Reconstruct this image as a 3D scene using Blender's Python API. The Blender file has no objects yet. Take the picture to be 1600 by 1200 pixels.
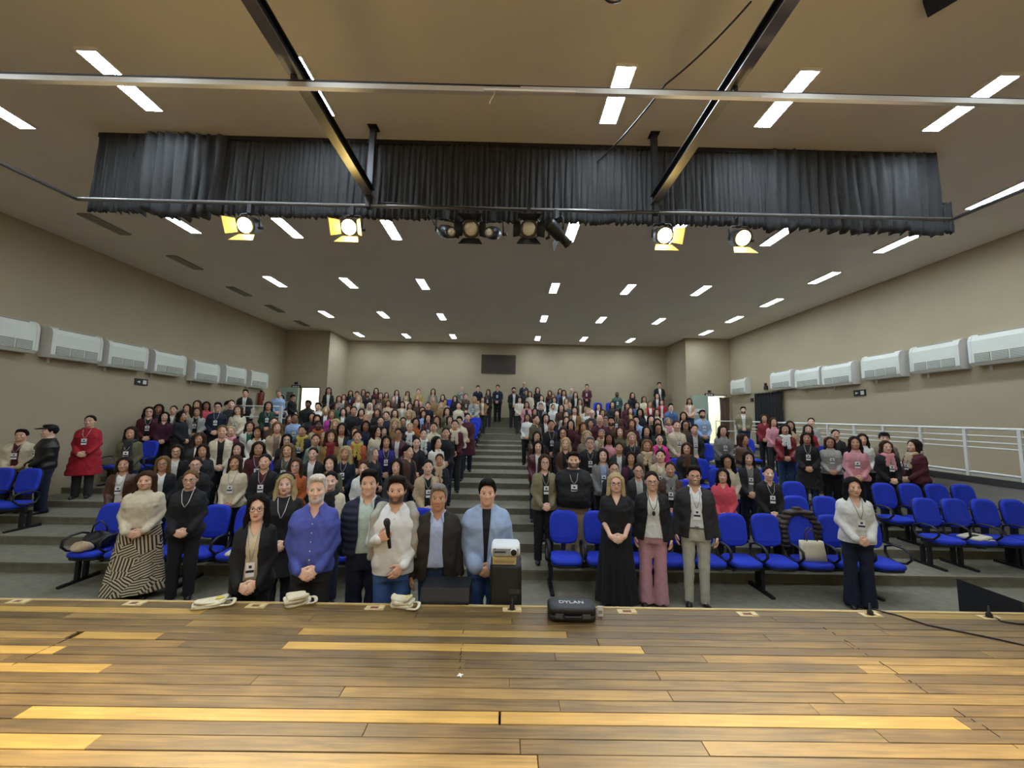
import bpy, bmesh, math, random
import numpy as np
from mathutils import Vector, Matrix

# ------------------------------------------------------------------ camera, world, exposure
SC = bpy.context.scene
COL = SC.collection
CAMZ = 2.28
F_PX = 600.0
def cam_axes(yaw, pitch, roll):
    cy, sy, cp, sp = math.cos(yaw), math.sin(yaw), math.cos(pitch), math.sin(pitch)
    fw = np.array([sy*cp, cy*cp, sp]); r0 = np.array([cy, -sy, 0.0]); u0 = np.cross(r0, fw)
    c, s = math.cos(roll), math.sin(roll)
    return c*r0+s*u0, -s*r0+c*u0, fw
AX_R, AX_U, AX_F = cam_axes(math.radians(0.5), math.radians(5.55), math.radians(1.06))
cam_d = bpy.data.cameras.new('camera'); cam_d.sensor_width = 36.0; cam_d.lens = F_PX/1600*36.0
cam_d.clip_start = 0.05; cam_d.clip_end = 200
cam = bpy.data.objects.new('camera', cam_d); COL.objects.link(cam)
cam.matrix_world = Matrix(((AX_R[0], AX_U[0], -AX_F[0], 0), (AX_R[1], AX_U[1], -AX_F[1], 0),
                           (AX_R[2], AX_U[2], -AX_F[2], CAMZ), (0, 0, 0, 1)))
SC.camera = cam
wd = bpy.data.worlds.new('world'); SC.world = wd; wd.use_nodes = True
wd.node_tree.nodes['Background'].inputs[0].default_value = (1.0, 0.95, 0.88, 1)
wd.node_tree.nodes['Background'].inputs[1].default_value = 0.05
SC.view_settings.view_transform = 'Standard'; SC.view_settings.look = 'None'
SC.view_settings.gamma = 1.0; SC.view_settings.use_curve_mapping = False
SC.view_settings.exposure = 0.5
FIX_E = 60.0
SPOT_W = 1100.0

# ------------------------------------------------------------------ surveying helpers: where a sight line meets the place
def ray(x, y):
    return (x-800)*AX_R - (y-600)*AX_U + F_PX*AX_F
def onY(x, y, Y):
    d = ray(x, y); t = Y/d[1]; return np.array([d[0]*t, Y, CAMZ+d[2]*t])
def onZ(x, y, Z):
    d = ray(x, y); t = (Z-CAMZ)/d[2]; return np.array([d[0]*t, d[1]*t, Z])
def onX(x, y, X):
    d = ray(x, y); t = X/d[0]; return np.array([X, d[1]*t, CAMZ+d[2]*t])

# ------------------------------------------------------------------ materials
def lin(c):
    if isinstance(c, str):
        c = c.lstrip('#'); c = [int(c[i:i+2], 16)/255 for i in (0, 2, 4)]
    return tuple(((v+0.055)/1.055)**2.4 if v > 0.04045 else v/12.92 for v in c)
_mats = {}
def mat(name, color, rough=0.8, var=0.12, scale=6.0, bump=0.0, bscale=60.0, metal=0.0, stretch=(1, 1, 1), spec=0.5, emit=None, estr=0.0):
    if name in _mats: return _mats[name]
    m = bpy.data.materials.new(name); m.use_nodes = True; nt = m.node_tree; N = nt.nodes; L = nt.links
    p = N['Principled BSDF']; c = lin(color)
    p.inputs['Roughness'].default_value = rough; p.inputs['Metallic'].default_value = metal
    p.inputs['Specular IOR Level'].default_value = spec
    tc = N.new('ShaderNodeTexCoord'); mp = N.new('ShaderNodeMapping'); L.new(tc.outputs['Object'], mp.inputs[0])
    mp.inputs['Scale'].default_value = stretch
    n = N.new('ShaderNodeTexNoise'); n.inputs['Scale'].default_value = scale; n.inputs['Detail'].default_value = 4
    L.new(mp.outputs[0], n.inputs['Vector'])
    r = N.new('ShaderNodeValToRGB'); L.new(n.outputs['Fac'], r.inputs[0])
    r.color_ramp.elements[0].position = 0.3; r.color_ramp.elements[1].position = 0.7
    r.color_ramp.elements[0].color = tuple(v*(1-var) for v in c)+(1,)
    r.color_ramp.elements[1].color = tuple(min(1, v*(1+var)) for v in c)+(1,)
    L.new(r.outputs[0], p.inputs['Base Color'])
    if bump:
        b = N.new('ShaderNodeBump'); b.inputs['Strength'].default_value = bump; b.inputs['Distance'].default_value = 0.01
        n2 = N.new('ShaderNodeTexNoise'); n2.inputs['Scale'].default_value = bscale; L.new(mp.outputs[0], n2.inputs['Vector'])
        L.new(n2.outputs['Fac'], b.inputs['Height']); L.new(b.outputs[0], p.inputs['Normal'])
    if emit:
        p.inputs['Emission Color'].default_value = lin(emit)+(1,); p.inputs['Emission Strength'].default_value = estr
    _mats[name] = m
    return m

# ------------------------------------------------------------------ meshes and objects
def mesh_np(name, V, Q, smooth=False):
    V = np.asarray(V, np.float32); Q = np.asarray(Q, np.int32); k = Q.shape[1]
    me = bpy.data.meshes.new(name)
    me.vertices.add(len(V)); me.vertices.foreach_set('co', V.ravel())
    me.loops.add(Q.size); me.loops.foreach_set('vertex_index', Q.ravel())
    me.polygons.add(len(Q)); me.polygons.foreach_set('loop_start', np.arange(0, Q.size, k, dtype=np.int32))
    if smooth: me.polygons.foreach_set('use_smooth', np.ones(len(Q), bool))
    me.update(calc_edges=True); me.validate()
    return me
class MB:
    """collects boxes, tubes, lofts in one mesh"""
    def __init__(s): s.v = []; s.f = []; s.sm = []
    def add(s, vs, fs, smooth=False):
        o = len(s.v); s.v += [tuple(map(float, v)) for v in vs]; s.f += [tuple(i+o for i in f) for f in fs]; s.sm += [smooth]*len(fs)
        return s
    def box(s, lo, hi, M=None):
        (a, b, c), (d, e, f) = lo, hi
        vs = [(a, b, c), (d, b, c), (d, e, c), (a, e, c), (a, b, f), (d, b, f), (d, e, f), (a, e, f)]
        if M is not None: vs = [M @ Vector(v) for v in vs]
        return s.add(vs, [(0, 3, 2, 1), (4, 5, 6, 7), (0, 1, 5, 4), (1, 2, 6, 5), (2, 3, 7, 6), (3, 0, 4, 7)])
    def tube(s, pts, r, n=8, closed=False, ry=None):
        pts = [Vector(p) for p in pts]; m = len(pts); rs = r if isinstance(r, (list, tuple)) else [r]*m
        vs = []; up = None
        for i, p in enumerate(pts):
            if closed: t = pts[(i+1) % m]-pts[i-1]
            else: t = pts[min(i+1, m-1)]-pts[max(i-1, 0)]
            t.normalize()
            if up is None: up = Vector((0, 0, 1)) if abs(t.z) < 0.9 else Vector((0, 1, 0))
            u = t.cross(up)
            if u.length < 1e-5: u = t.cross(Vector((1, 0, 0)))
            u.normalize(); w = u.cross(t).normalized(); up = w
            for k in range(n):
                a = 2*math.pi*k/n; vs.append(p+u*math.cos(a)*rs[i]+w*math.sin(a)*(rs[i] if ry is None else ry))
        fs = []
        for i in range(m if closed else m-1):
            j = (i+1) % m
            for k in range(n):
                fs.append((i*n+k, j*n+k, j*n+(k+1) % n, i*n+(k+1) % n))
        if not closed:
            fs.append(tuple(range(n))); fs.append(tuple((m-1)*n+k for k in range(n-1, -1, -1)))
        return s.add(vs, fs, True)
    def loft(s, rings, cap=True, smooth=True):
        n = len(rings[0]); vs = [p for r in rings for p in r]; fs = []
        for i in range(len(rings)-1):
            for k in range(n):
                fs.append((i*n+k, i*n+(k+1) % n, (i+1)*n+(k+1) % n, (i+1)*n+k))
        s.add(vs, fs, smooth)
        if cap:
            o = len(s.v)-len(vs)
            s.f += [tuple(o+k for k in range(n-1, -1, -1)), tuple(o+(len(rings)-1)*n+k for k in range(n))]; s.sm += [False, False]
        return s
    def mesh(s, name):
        me = bpy.data.meshes.new(name); me.from_pydata(s.v, [], s.f); me.update()
        me.polygons.foreach_set('use_smooth', s.sm)
        bm = bmesh.new(); bm.from_mesh(me); bmesh.ops.recalc_face_normals(bm, faces=bm.faces); bm.to_mesh(me); bm.free()
        return me
def put(name, me, m=None, parent=None, loc=None, rz=0.0):
    if isinstance(me, MB): me = me.mesh(name)
    o = bpy.data.objects.new(name, me); COL.objects.link(o)
    if m is not None:
        if not me.materials: me.materials.append(None)
        o.material_slots[0].link = 'OBJECT'; o.material_slots[0].material = m
    if parent is not None: o.parent = parent
    if loc is not None: o.location = loc
    if rz: o.rotation_euler = (0, 0, rz)
    return o
def empty(name, loc=(0, 0, 0), rz=0.0):
    o = bpy.data.objects.new(name, None); COL.objects.link(o); o.location = loc; o.rotation_euler = (0, 0, rz)
    o.empty_display_size = 0.1
    return o
def tag(o, label, cat, group=None):
    o['label'] = label; o['category'] = cat
    if group: o['group'] = group
    return o
def struct(name, me, m, label=None, parent=None):
    o = put(name, me, m, parent); o['kind'] = 'structure'
    if label: o['label'] = label
    return o
def copy_tree(o, parent=None):
    c = o.copy(); COL.objects.link(c)
    if parent is not None: c.parent = parent
    for ch in list(o.children): copy_tree(ch, c)
    return c
def ordinal(n):
    w = ['first', 'second', 'third', 'fourth', 'fifth', 'sixth', 'seventh', 'eighth', 'ninth', 'tenth', 'eleventh', 'twelfth',
         'thirteenth', 'fourteenth', 'fifteenth', 'sixteenth', 'seventeenth', 'eighteenth', 'nineteenth', 'twentieth']
    return w[n-1] if n <= 20 else 'twenty-'+w[n-21]
# ================================================================== the room
WX0, WX1 = -9.75, 9.70       # side walls
CEIL = 6.08
BACK = 18.6; ALC = 16.6; ALX0, ALX1 = -7.85, 7.75
STZ = 0.78; STY = float(onZ(800, 946, 0.78)[1])       # stage height and front edge
RAMPX = 8.75
TY = [5.80, 6.55, 7.24, 7.95, 8.70, 9.50, 10.32, 11.20, 12.08, 13.00, 13.93, 14.85]
TZ = [.14, .275, .41, .53, .655, .78, .90, 1.01, 1.135, 1.26, 1.39, 1.51]
UY = [15.75, 16.45, 17.15, 17.85]; UZ = [1.75, 1.98, 2.21, 2.45]
ROWY = [5.05]+[y for y in TY]+UY           # row 0 = floor
ROWZ = [0.0]+TZ+UZ
def floor_at(X, Y):
    z = 0.0
    for y, t in zip(TY, TZ):
        if Y >= y: z = t
    if ALX0 < X < ALX1:
        for y, t in zip(UY, UZ):
            if Y >= y: z = t
    return z
m_ceil = mat('ceiling_plaster', '#ddd7ca', .9, .03, 1.2, .15, 90)
m_wall = mat('wall_plaster', '#a89b80', .9, .04, 1.0, .25, 120)
m_carp = mat('grey_carpet', '#7c7868', .95, .14, 9, .5, 260)
m_dark = mat('black_metal', '#141415', .45, .1, 8, spec=.5)
m_blackw = mat('stage_black', '#221f1c', .9, .1, 3)
m_white = mat('white_metal', '#d8d8d2', .45, .03, 4)
m_grey = mat('grey_metal', '#7d7c78', .4, .08, 6, metal=.6)
m_conc = mat('painted_concrete', '#8e8a7c', .9, .08, 3, .3, 60)

struct('floor', MB().box((WX0, 3.2, -.1), (WX1, 5.8, 0)), m_carp, 'grey carpeted floor between stage and seating')
for i, (y, z) in enumerate(zip(TY, TZ)):
    y1 = TY[i+1] if i < 11 else ALC
    b = MB().box((WX0, y, z-.16), (RAMPX, y1+.03 if i < 11 else y1, z))
    b.box((WX0, y-.012, z-.03), (RAMPX, y+.02, z+.002))              # nosing
    struct('floor_tier', b, m_carp)
for i, (y, z) in enumerate(zip(UY, UZ)):
    y1 = UY[i+1] if i < 3 else BACK
    b = MB().box((ALX0 if y > ALC else ALX0+.1, y, z-.26), (ALX1 if y > ALC else ALX1-.1, y1+.03 if i < 3 else y1, z))
    b.box((ALX0+.1, y-.012, z-.03), (ALX1-.1, y+.02, z+.002))
    struct('floor_tier', b, m_carp)
LANDX = -7.62; LANDY = 12.6
struct('floor_landing', MB().box((WX0, LANDY, .9), (LANDX, 14.9, 1.512)), m_carp, 'raised landing in front of the left rear door')
struct('wall_left', MB().box((WX0-.15, -4, -.1), (WX0, ALC, CEIL)), m_wall)
struct('wall_right', MB().box((WX1, -4, -.1), (WX1+.15, ALC, CEIL)), m_wall)
struct('wall_back', MB().box((ALX0-.1, BACK, 1), (ALX1+.1, BACK+.15, CEIL)), m_wall)
struct('wall_behind_stage', MB().box((WX0, -4.15, -.1), (WX1, -4, CEIL)), m_wall)
# alcove walls: each has a doorway
DL0, DL1 = onY(467, 640, ALC)[0], onY(497, 640, ALC)[0]
DR0, DR1 = onY(1106, 640, ALC)[0], onY(1126, 640, ALC)[0]+.25
DTOP = 3.55; DBOT = 1.51
def alcove(name, x0, x1, d0, d1):
    b = MB().box((x0, ALC, DBOT-.2), (d0, ALC+.14, CEIL)).box((d1, ALC, DBOT-.2), (x1, ALC+.14, CEIL)).box((d0, ALC, DTOP), (d1, ALC+.14, CEIL))
    return struct(name, b, m_wall)
alcove('wall_alcove_left', WX0, ALX0, DL0, DL1)
alcove('wall_alcove_right', ALX1, WX1, DR0, DR1)
struct('wall_alcove_left_return', MB().box((ALX0-.14, ALC+.14, 1), (ALX0, BACK, CEIL)), m_wall)
struct('wall_alcove_right_return', MB().box((ALX1, ALC+.14, 1), (ALX1+.14, BACK, CEIL)), m_wall)
m_lobby = mat('lobby_white', '#dcdccb', .9, .03, 2)
for nm, a, b_, u, v in (('left', DL0, DL1, DL0-.9, ALX0-.16), ('right', DR0, DR1, ALX1+.16, DR1+.9)):       # lit lobby seen through each doorway
    struct('wall_lobby_'+nm, MB().box((u, ALC+1.6, DBOT-.1), (v, ALC+1.7, 4.2)).box((u, ALC+.14, 4.1), (v, ALC+1.6, 4.2))
           .box((u, ALC+.1, DBOT-.1), (v, ALC+1.6, DBOT)).box((u-.1, ALC+.14, DBOT), (u, ALC+1.7, 4.2)).box((v, ALC+.14, DBOT), (v+.01, ALC+1.7, 4.2)), m_lobby)
    ld = bpy.data.lights.new('lobby_lamp', 'AREA'); ld.energy = 60; ld.size = .9; ld.color = (1, .98, .9)
    lo = bpy.data.objects.new('lobby_lamp', ld); COL.objects.link(lo); lo.location = ((u+v)/2, ALC+.9, 4.05)
struct('ceiling', MB().box((WX0-.15, -4.15, CEIL), (WX1+.15, BACK+.15, CEIL+.12)), m_ceil, 'flat beige ceiling with recessed tube fixtures')

# ramp along the right wall with its side wall
def ramp_z(Y): return 1.36+(Y-6.3)*(1.51-1.36)/(14.85-6.3) if Y > 6.3 else 1.36-(6.3-Y)*.10
RY = [3.3, 4.8, 6.3, 8.5, 11, 14.85]
rings = [[(RAMPX, y, -.1), (WX1, y, -.1), (WX1, y, ramp_z(y)), (RAMPX, y, ramp_z(y))] for y in RY]
struct('floor_ramp', MB().loft(rings, smooth=False), m_conc, 'grey concrete access ramp climbing along the right wall')
b = MB()
for y0, y1 in zip(RY[:-1], RY[1:]):
    b.loft([[(RAMPX-.03, y, ramp_z(y)-.06), (RAMPX+.05, y, ramp_z(y)-.06), (RAMPX+.05, y, ramp_z(y)+.04), (RAMPX-.03, y, ramp_z(y)+.04)] for y in (y0, y1)], smooth=False)
struct('trim_1', b, mat('kerb_dark', '#35332f', .8), 'dark kerb strip under the ramp railing')
# ================================================================== ceiling tube fixtures
m_tube = mat('tube_light', '#ffffff', .5, 0, 3, emit='#e2f1ff', estr=FIX_E)
m_off = mat('tube_off', '#8a8578', .5, .05, 5)
m_frame = mat('fixture_frame', '#e4e4de', .5, .02, 5)
FL, FW = .78, .20
fr = MB()
for a, b_ in (((-FW/2-.02, -FL/2-.02, -.03), (-FW/2, FL/2+.02, .0)), ((FW/2, -FL/2-.02, -.03), (FW/2+.02, FL/2+.02, 0)),
              ((-FW/2, -FL/2-.02, -.03), (FW/2, -FL/2, 0)), ((-FW/2, FL/2, -.03), (FW/2, FL/2+.02, 0))): fr.box(a, b_)
me_frame = fr.mesh('fixture_frame')
me_diff = MB().box((-FW/2, -FL/2, -.030), (FW/2, FL/2, -.008)).mesh('diffuser')
lv = MB()
for k in range(9):
    y = -FL/2+FL*(k+.5)/9; lv.box((-FW/2, y-.003, -.036), (FW/2, y+.003, -.031))
lv.box((-.006, -FL/2, -.036), (.006, FL/2, -.031))
me_louv = lv.mesh('louvre')
rows_lit = [
 [(193, 127), (485, 135), (963, 149), (1225, 155), (1510, 162), (-18, 160)],
 [(282, 347), (450, 355), (612, 358), (893, 361), (1052, 364), (1215, 368), (1400, 380), (1562, 304)],
 [(430, 439), (545, 441), (661, 443), (866, 449), (981, 451), (1095, 453), (1287, 433)],
 [(510, 490), (599, 491), (690, 494), (850, 497), (939, 499), (1029, 501), (1205, 472)],
 [(561, 522), (635, 524), (708, 525), (840, 528), (912, 529), (985, 531), (1147, 498), (1103, 519)]]
rowname = ['over the stage edge', 'beside the black valance', 'in the third ceiling row', 'in the fourth ceiling row', 'in the rearmost ceiling row']
def fixture(p, label, lit=True):
    t = empty('ceiling_light', (p[0], p[1], CEIL)); tag(t, label, 'ceiling light', 'lit tube fixtures in the ceiling' if lit else 'unlit tube fixtures in the ceiling')
    put('frame', me_frame, m_frame if lit else m_off, t)
    put('diffuser', me_diff, m_tube if lit else m_off, t)
    put('louvre', me_louv, m_frame if lit else m_off, t)
for i, r in enumerate(rows_lit):
    for k, (x, y) in enumerate(sorted(r)):
        fixture(onZ(x, y, CEIL), 'lit white tube fixture %s, %s from the left wall' % (rowname[i], ordinal(k+1)))
for k, (x, y) in enumerate([(165, 350), (290, 410), (374, 455), (430, 482), (472, 505)]):
    fixture(onZ(x, y, CEIL), 'unlit dull tube fixture near the left wall, %s from the stage' % ordinal(k+1), False)
# unseen rows over the stage, in the ceiling pattern, added to brighten front people
for k, x in enumerate((-6.0, -4.1, -2.1, 1.4, 3.4, 5.6)):
    fixture((x, .9, CEIL), 'added unseen white tube fixture above the stage floor, %s from the left' % ordinal(k+1))
for k, x in enumerate((-6.0, -4.1, -2.1, 1.4, 3.4, 5.6)):
    fixture((x, -2.2, CEIL), 'added unseen white tube fixture above the rear stage, %s from the left' % ordinal(k+1))

# ================================================================== beams, pipes and curtain track above the stage
CY = (onZ(142, 203, CEIL)[1]+onZ(1470, 232, CEIL)[1])/2; PY = CY-.16; PZ = onY(800, 327, PY)[2]          # lighting pipe
_b0, _b1 = onY(577, 305, PY), onY(1024, 305, PY); BX0, BX1 = _b0[0], _b1[0]; BZ = (_b0[2]+_b1[2])/2
def ibeam(name, x, label):
    t = empty(name, (x, 0, BZ)); tag(t, label, 'beam', 'black ceiling beams')
    put('web', MB().box((-.015, -3.2, -.05), (.015, PY+.05, .05)), m_dark, t)
    put('upper_flange', MB().box((-.05, -3.2, .05), (.05, PY+.05, .062)), m_dark, t)
    put('lower_flange', MB().box((-.05, -3.2, -.062), (.05, PY+.05, -.05)), m_grey, t)
    put('post', MB().box((-.035, PY-.02, .062), (.035, PY+.05, CEIL-BZ)), m_dark, t)
    put('post_plate', MB().box((-.06, PY-.05, CEIL-BZ-.012), (.06, PY+.08, CEIL-BZ)), m_dark, t)
    put('post', MB().box((-.035, -2.6, .062), (.035, -2.53, CEIL-BZ)), m_dark, t)
ibeam('ceiling_beam', BX0, 'black steel beam running over the stage, left of centre')
ibeam('ceiling_beam', BX1, 'black steel beam running over the stage, right of centre')
TRZ = BZ-.165; TRY = onZ(800, 141, TRZ)[1]
t = empty('curtain_track', (0, TRY, TRZ)); tag(t, 'long straight white and black curtain track across the top', 'curtain track')
put('rail', MB().box((-8.4, -.02, -.035), (.05, .02, .01)), mat('track_white', '#c9c6bd', .3, .04, 4, metal=.5), t)
put('rail', MB().box((.05, -.035, -.04), (8.6, .0, .005)), mat('track_white', '#c9c6bd'), t)
put('top_channel', MB().box((-8.4, .0, .012), (8.6, .05, .048)), m_dark, t)
put('splice_plate', MB().box((-.25, -.05, -.05), (.5, -.036, -.035)), m_white, t)
for x in (BX0, BX1): put('hanger', MB().box((x-.02, .0, .048), (x+.02, .04, .098)), m_dark, t)
sg = [(-.3+.02*math.sin(k), -.045, -.05-.03*k) for k in range(6)]
tag(put('tie_string', MB().tube([(0.12+p[0], TRY+p[1], TRZ+p[2]+.03) for p in sg], .004, 5), mat('string', '#c8bfa5', .9)), 'short pale string hanging from the curtain track splice', 'string')
t = empty('lighting_pipe', (0, PY, PZ)); tag(t, 'thin metal lighting pipe with side returns under the black valance', 'pipe')
XL, XR = onY(120, 314, PY)[0], onY(1487, 345, PY)[0]
put('cross_pipe', MB().tube([(XL, 0, 0), (XR, 0, 0)], .024), m_grey, t)
put('return_pipe', MB().tube([(XL, 0, 0), (XL-.12, -5.5, min(.05, (TRZ-.10-PZ)*3))], .024), m_grey, t)
put('return_pipe', MB().tube([(XR, 0, 0), (XR+.12, -5.5, min(.05, (TRZ-.10-PZ)*3))], .024), m_grey, t)
for x in (BX0, BX1): put('pipe_clamp', MB().box((x-.03, -.04, -.03), (x+.03, .04, BZ-PZ-.062)), m_dark, t)
# cables on the pipe
rnd = random.Random(5)
def sag(p, q, s, n=14, j=.0):
    p, q = Vector(p), Vector(q)
    return [p.lerp(q, i/n)+Vector((rnd.uniform(-j, j), rnd.uniform(-j, j), -s*4*(i/n)*(1-i/n)+rnd.uniform(-j, j))) for i in range(n+1)]
for p, q, s, lab in (((-1.7, PY-.04, PZ+.03), (2.3, PY-.04, PZ+.02), .05, 'loose black cable strung along the middle of the lighting pipe'),
                     ((-1.05, PY-.06, PZ-.12), (-.62, PY-.05, PZ-.36), .16, 'black cable loop left of the five unlit stage lamps'),
                     ((.02, PY-.06, PZ-.3), (.42, PY-.06, PZ-.3), .12, 'black cable loop between the middle unlit stage lamps')):
    tag(put('lamp_cable', MB().tube(sag(p, q, s, 18, .004), .008, 6), m_dark), lab, 'cable', 'black cables of the stage lamps')
p0 = onY(1174, 2, 2.9); p1 = onY(1040, 132, 3.4); p2 = onY(930, 256, 5.0)
cp = sag(p0, p1, .04, 10)+sag(p1, p2, .05, 10)[1:]
tag(put('overhead_cable', MB().tube(cp, .009, 6), m_dark), 'thin black cable slanting down from ceiling to the valance', 'cable')
c0 = onY(958, 0, 2.6)
tag(put('cable_loop', MB().tube([(c0[0]+.065*math.cos(a), c0[1], c0[2]+.03+.05*math.sin(a)) for a in np.linspace(math.pi*.9, math.pi*2.1, 14)], .009, 6), m_dark), 'small black cable loop hanging at the top edge', 'cable')
sp = onY(1468, -6, 3.0)
t = empty('hanging_speaker', tuple(sp), .6); tag(t, 'black box loudspeaker hanging at the top right edge', 'loudspeaker')
put('cabinet', MB().box((-.10, -.09, -.06), (.10, .09, .26)), m_dark, t); put('bracket', MB().box((-.02, .0, .26), (.02, .03, CEIL-sp[2])), m_dark, t)

# ================================================================== black pleated valance
m_velvet = mat('black_drape', '#2b2c2d', .85, .18, 14, .3, 90)
def drape(x0, x1, ztop, zbot, amp, n, seed, hem=.03, y0=0.0, th=.012, wide=.05, taper=None):
    r = random.Random(seed); nx = n; nz = 12; ph = [0]
    for i in range(nx): ph.append(ph[-1]+r.uniform(.6, 1.4))
    V = []; hz = [r.uniform(-hem, hem) for _ in range(nx+1)]
    for side in (0, 1):
        for i in range(nx+1):
            x = x0+(x1-x0)*i/nx
            for k in range(nz+1):
                f = k/nz; zb = zbot+hz[i]*.6+.3*hem*math.sin(x*5)
                if taper: zb += taper(x)
                zt = ztop+r.uniform(-.008, .012)
                y = y0+amp*(.5+.6*f)*math.sin(ph[i]*1.55)+.3*amp*math.sin(x*3+f*3)
                V.append((x+.012*math.sin(f*5+ph[i]), y+side*th, zt+(zb-zt)*f))
    m = (nx+1)*(nz+1); Q = []
    for side in (0, 1):
        for i in range(nx):
            for k in range(nz):
                a = side*m+i*(nz+1)+k; q = (a, a+1, a+nz+2, a+nz+1)
                Q.append(q if side else q[::-1])
    for i in range(nx):
        for k in (0, nz):
            a = i*(nz+1)+k; b_ = a+nz+1; Q.append((a, b_, b_+m, a+m))
    for i in (0, nx):
        for k in range(nz):
            a = i*(nz+1)+k; Q.append((a, a+1, a+1+m, a+m))
    return V, Q
CX = lambda px, py: onY(px, py, CY)[0]
c0, c1, c2, c3, c4, c5 = CX(138, 260), CX(222, 265), CX(345, 270), CX(1200, 290), CX(1474, 290), CX(1492, 330)
ZB = onY(800, 345, CY)[2]
t = empty('valance_curtain', (0, CY+.05, 0)); tag(t, 'wide black pleated valance curtain hanging below the ceiling', 'curtain')
def add_drape(name, *a, **k):
    V, Q = drape(*a, **k); me = mesh_np(name, V, Q, True); return put(name, me, m_velvet, t)
add_drape('left_end_panel', c0, c1+.06, CEIL-.02, ZB+.04, .03, 60, 1, y0=.02)
add_drape('bunched_panel', c1, c2, CEIL-.05, ZB+.0, .075, 34, 2, hem=.06, y0=-.05, taper=lambda x: -.07*math.sin((x-c1)*3.2))
add_drape('main_panel', c2-.08, c3+.05, CEIL-.03, ZB+.03, .028, 420, 3, hem=.035, y0=.03)
add_drape('right_end_panel', c3, c4, CEIL-.03, ZB+.0, .05, 70, 4, hem=.05, y0=.0, taper=lambda x: -.04*(x-c3)/(c4-c3))
add_drape('right_return_gather', c4, c5, CEIL-.75, ZB+.0, .03, 10, 6, hem=.03, y0=-.02)
put('heading_batten', MB().box((c0, .015, CEIL-.06), (c4+.02, .05, CEIL-.0)), m_dark, t)

# ================================================================== stage lamps on the pipe
m_glow = mat('lamp_glow', '#ffffff', .4, 0, 3, emit='#ffdf8a', estr=60)
m_glass = mat('lamp_glass', '#c9c7b8', .1, .05, 8)
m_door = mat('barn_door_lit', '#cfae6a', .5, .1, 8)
def cyl_ring(r, y, n=16): return [(r*math.cos(2*math.pi*k/n), y, r*math.sin(2*math.pi*k/n)) for k in range(n)]
me_house = MB().loft([cyl_ring(.075, .20), cyl_ring(.10, .17), cyl_ring(.105, .02), cyl_ring(.115, .0), cyl_ring(.115, -.02)]).mesh('housing')
me_lens = MB().loft([cyl_ring(.09, -.021), cyl_ring(.07, -.034), cyl_ring(.03, -.042)]).mesh('lens')
me_prof = MB().loft([cyl_ring(.06, .22), cyl_ring(.08, .18), cyl_ring(.08, -.02), cyl_ring(.055, -.05), cyl_ring(.055, -.16), cyl_ring(.065, -.17)]).mesh('housing')
me_yoke = MB().tube([(-.13, .06, 0), (-.13, .06, .14), (-.10, .06, .18), (.10, .06, .18), (.13, .06, .14), (.13, .06, 0)], .012, 6).mesh('yoke')
me_clamp = MB().box((-.025, .03, .18), (.025, .09, .30)).mesh('clamp')
me_knob = MB().tube([(.12, .06, 0), (.175, .06, 0)], .02, 8).mesh('knob')
def door_mesh(kind):
    b = MB()
    if kind in 'TB':
        s = 1 if kind == 'T' else -1
        b.loft([[(-.10, -.02, s*.105), (.10, -.02, s*.105), (.10, -.02, s*.11), (-.10, -.02, s*.11)], [(-.15, -.16, s*.17), (.15, -.16, s*.17), (.15, -.16, s*.176), (-.15, -.16, s*.176)]], smooth=False)
    else:
        s = 1 if kind == 'R' else -1
        b.loft([[(s*.105, -.02, -.08), (s*.105, -.02, .08), (s*.11, -.02, .08), (s*.11, -.02, -.08)], [(s*.19, -.13, -.10), (s*.19, -.13, .10), (s*.195, -.13, .10), (s*.195, -.13, -.10)]], smooth=False)
    return b.mesh('barn_door')
me_doors = {k: door_mesh(k) for k in 'TBLR'}
def lamp(px, py, label, lit=False, kind='F', doors='TBLR', yaw=0, tilt=-.45):
    p = onY(px, py, PY-.08)
    t = empty('stage_lamp', tuple(p)); t.rotation_euler = (0, 0, yaw); tag(t, label, 'stage lamp', 'lit warm stage lamps' if lit else 'unlit stage lamps')
    h = put('housing', me_house if kind == 'F' else me_prof, m_dark, t); h.rotation_euler = (-tilt, 0, 0)
    ln = put('lens', me_lens if kind == 'F' else MB().loft([cyl_ring(.05, -.171), cyl_ring(.02, -.18)]), m_glow if lit else m_glass, t); ln.rotation_euler = h.rotation_euler
    for d in doors:
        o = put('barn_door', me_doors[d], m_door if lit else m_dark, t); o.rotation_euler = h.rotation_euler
    put('yoke', me_yoke, m_dark, t); put('clamp', me_clamp, m_dark, t); put('knob', me_knob, m_dark, t)
    if lit:
        ld = bpy.data.lights.new('stage_beam', 'SPOT'); ld.energy = SPOT_W; ld.color = (1.0, .81, .47); ld.spot_size = math.radians(95); ld.spot_blend = .8; ld.shadow_soft_size = .09
        lo = bpy.data.objects.new('stage_beam', ld); COL.objects.link(lo); lo.parent = t
        a = -tilt; lo.location = (0, -.06*math.cos(a), -.06*math.sin(a)); lo.rotation_euler = (-(math.pi/2-a), 0, 0)
    return t
lamp(384, 352, 'lit warm stage lamp with open barn doors, outermost on the left', True, doors='BL')
lamp(546, 355, 'lit pale stage lamp with open barn doors, second from the left', True, doors='BLR')
lamp(1038, 368, 'lit warm stage lamp with open barn doors, second from the right', True, doors='BR')
lamp(1160, 372, 'lit yellow stage lamp with lower barn door, outermost on the right', True, doors='B')
lamp(699, 362, 'small unlit black profile lamp, leftmost of the middle five', kind='P', doors='', yaw=.5)
lamp(736, 358, 'unlit black stage lamp with white lens beside the leftmost profile lamp', doors='TBLR')
lamp(769, 364, 'small unlit black profile lamp in the centre of the middle five', kind='P', doors='', yaw=-.2)
lamp(826, 358, 'unlit black stage lamp with silver lens and wide barn doors', doors='TBLR')
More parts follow.
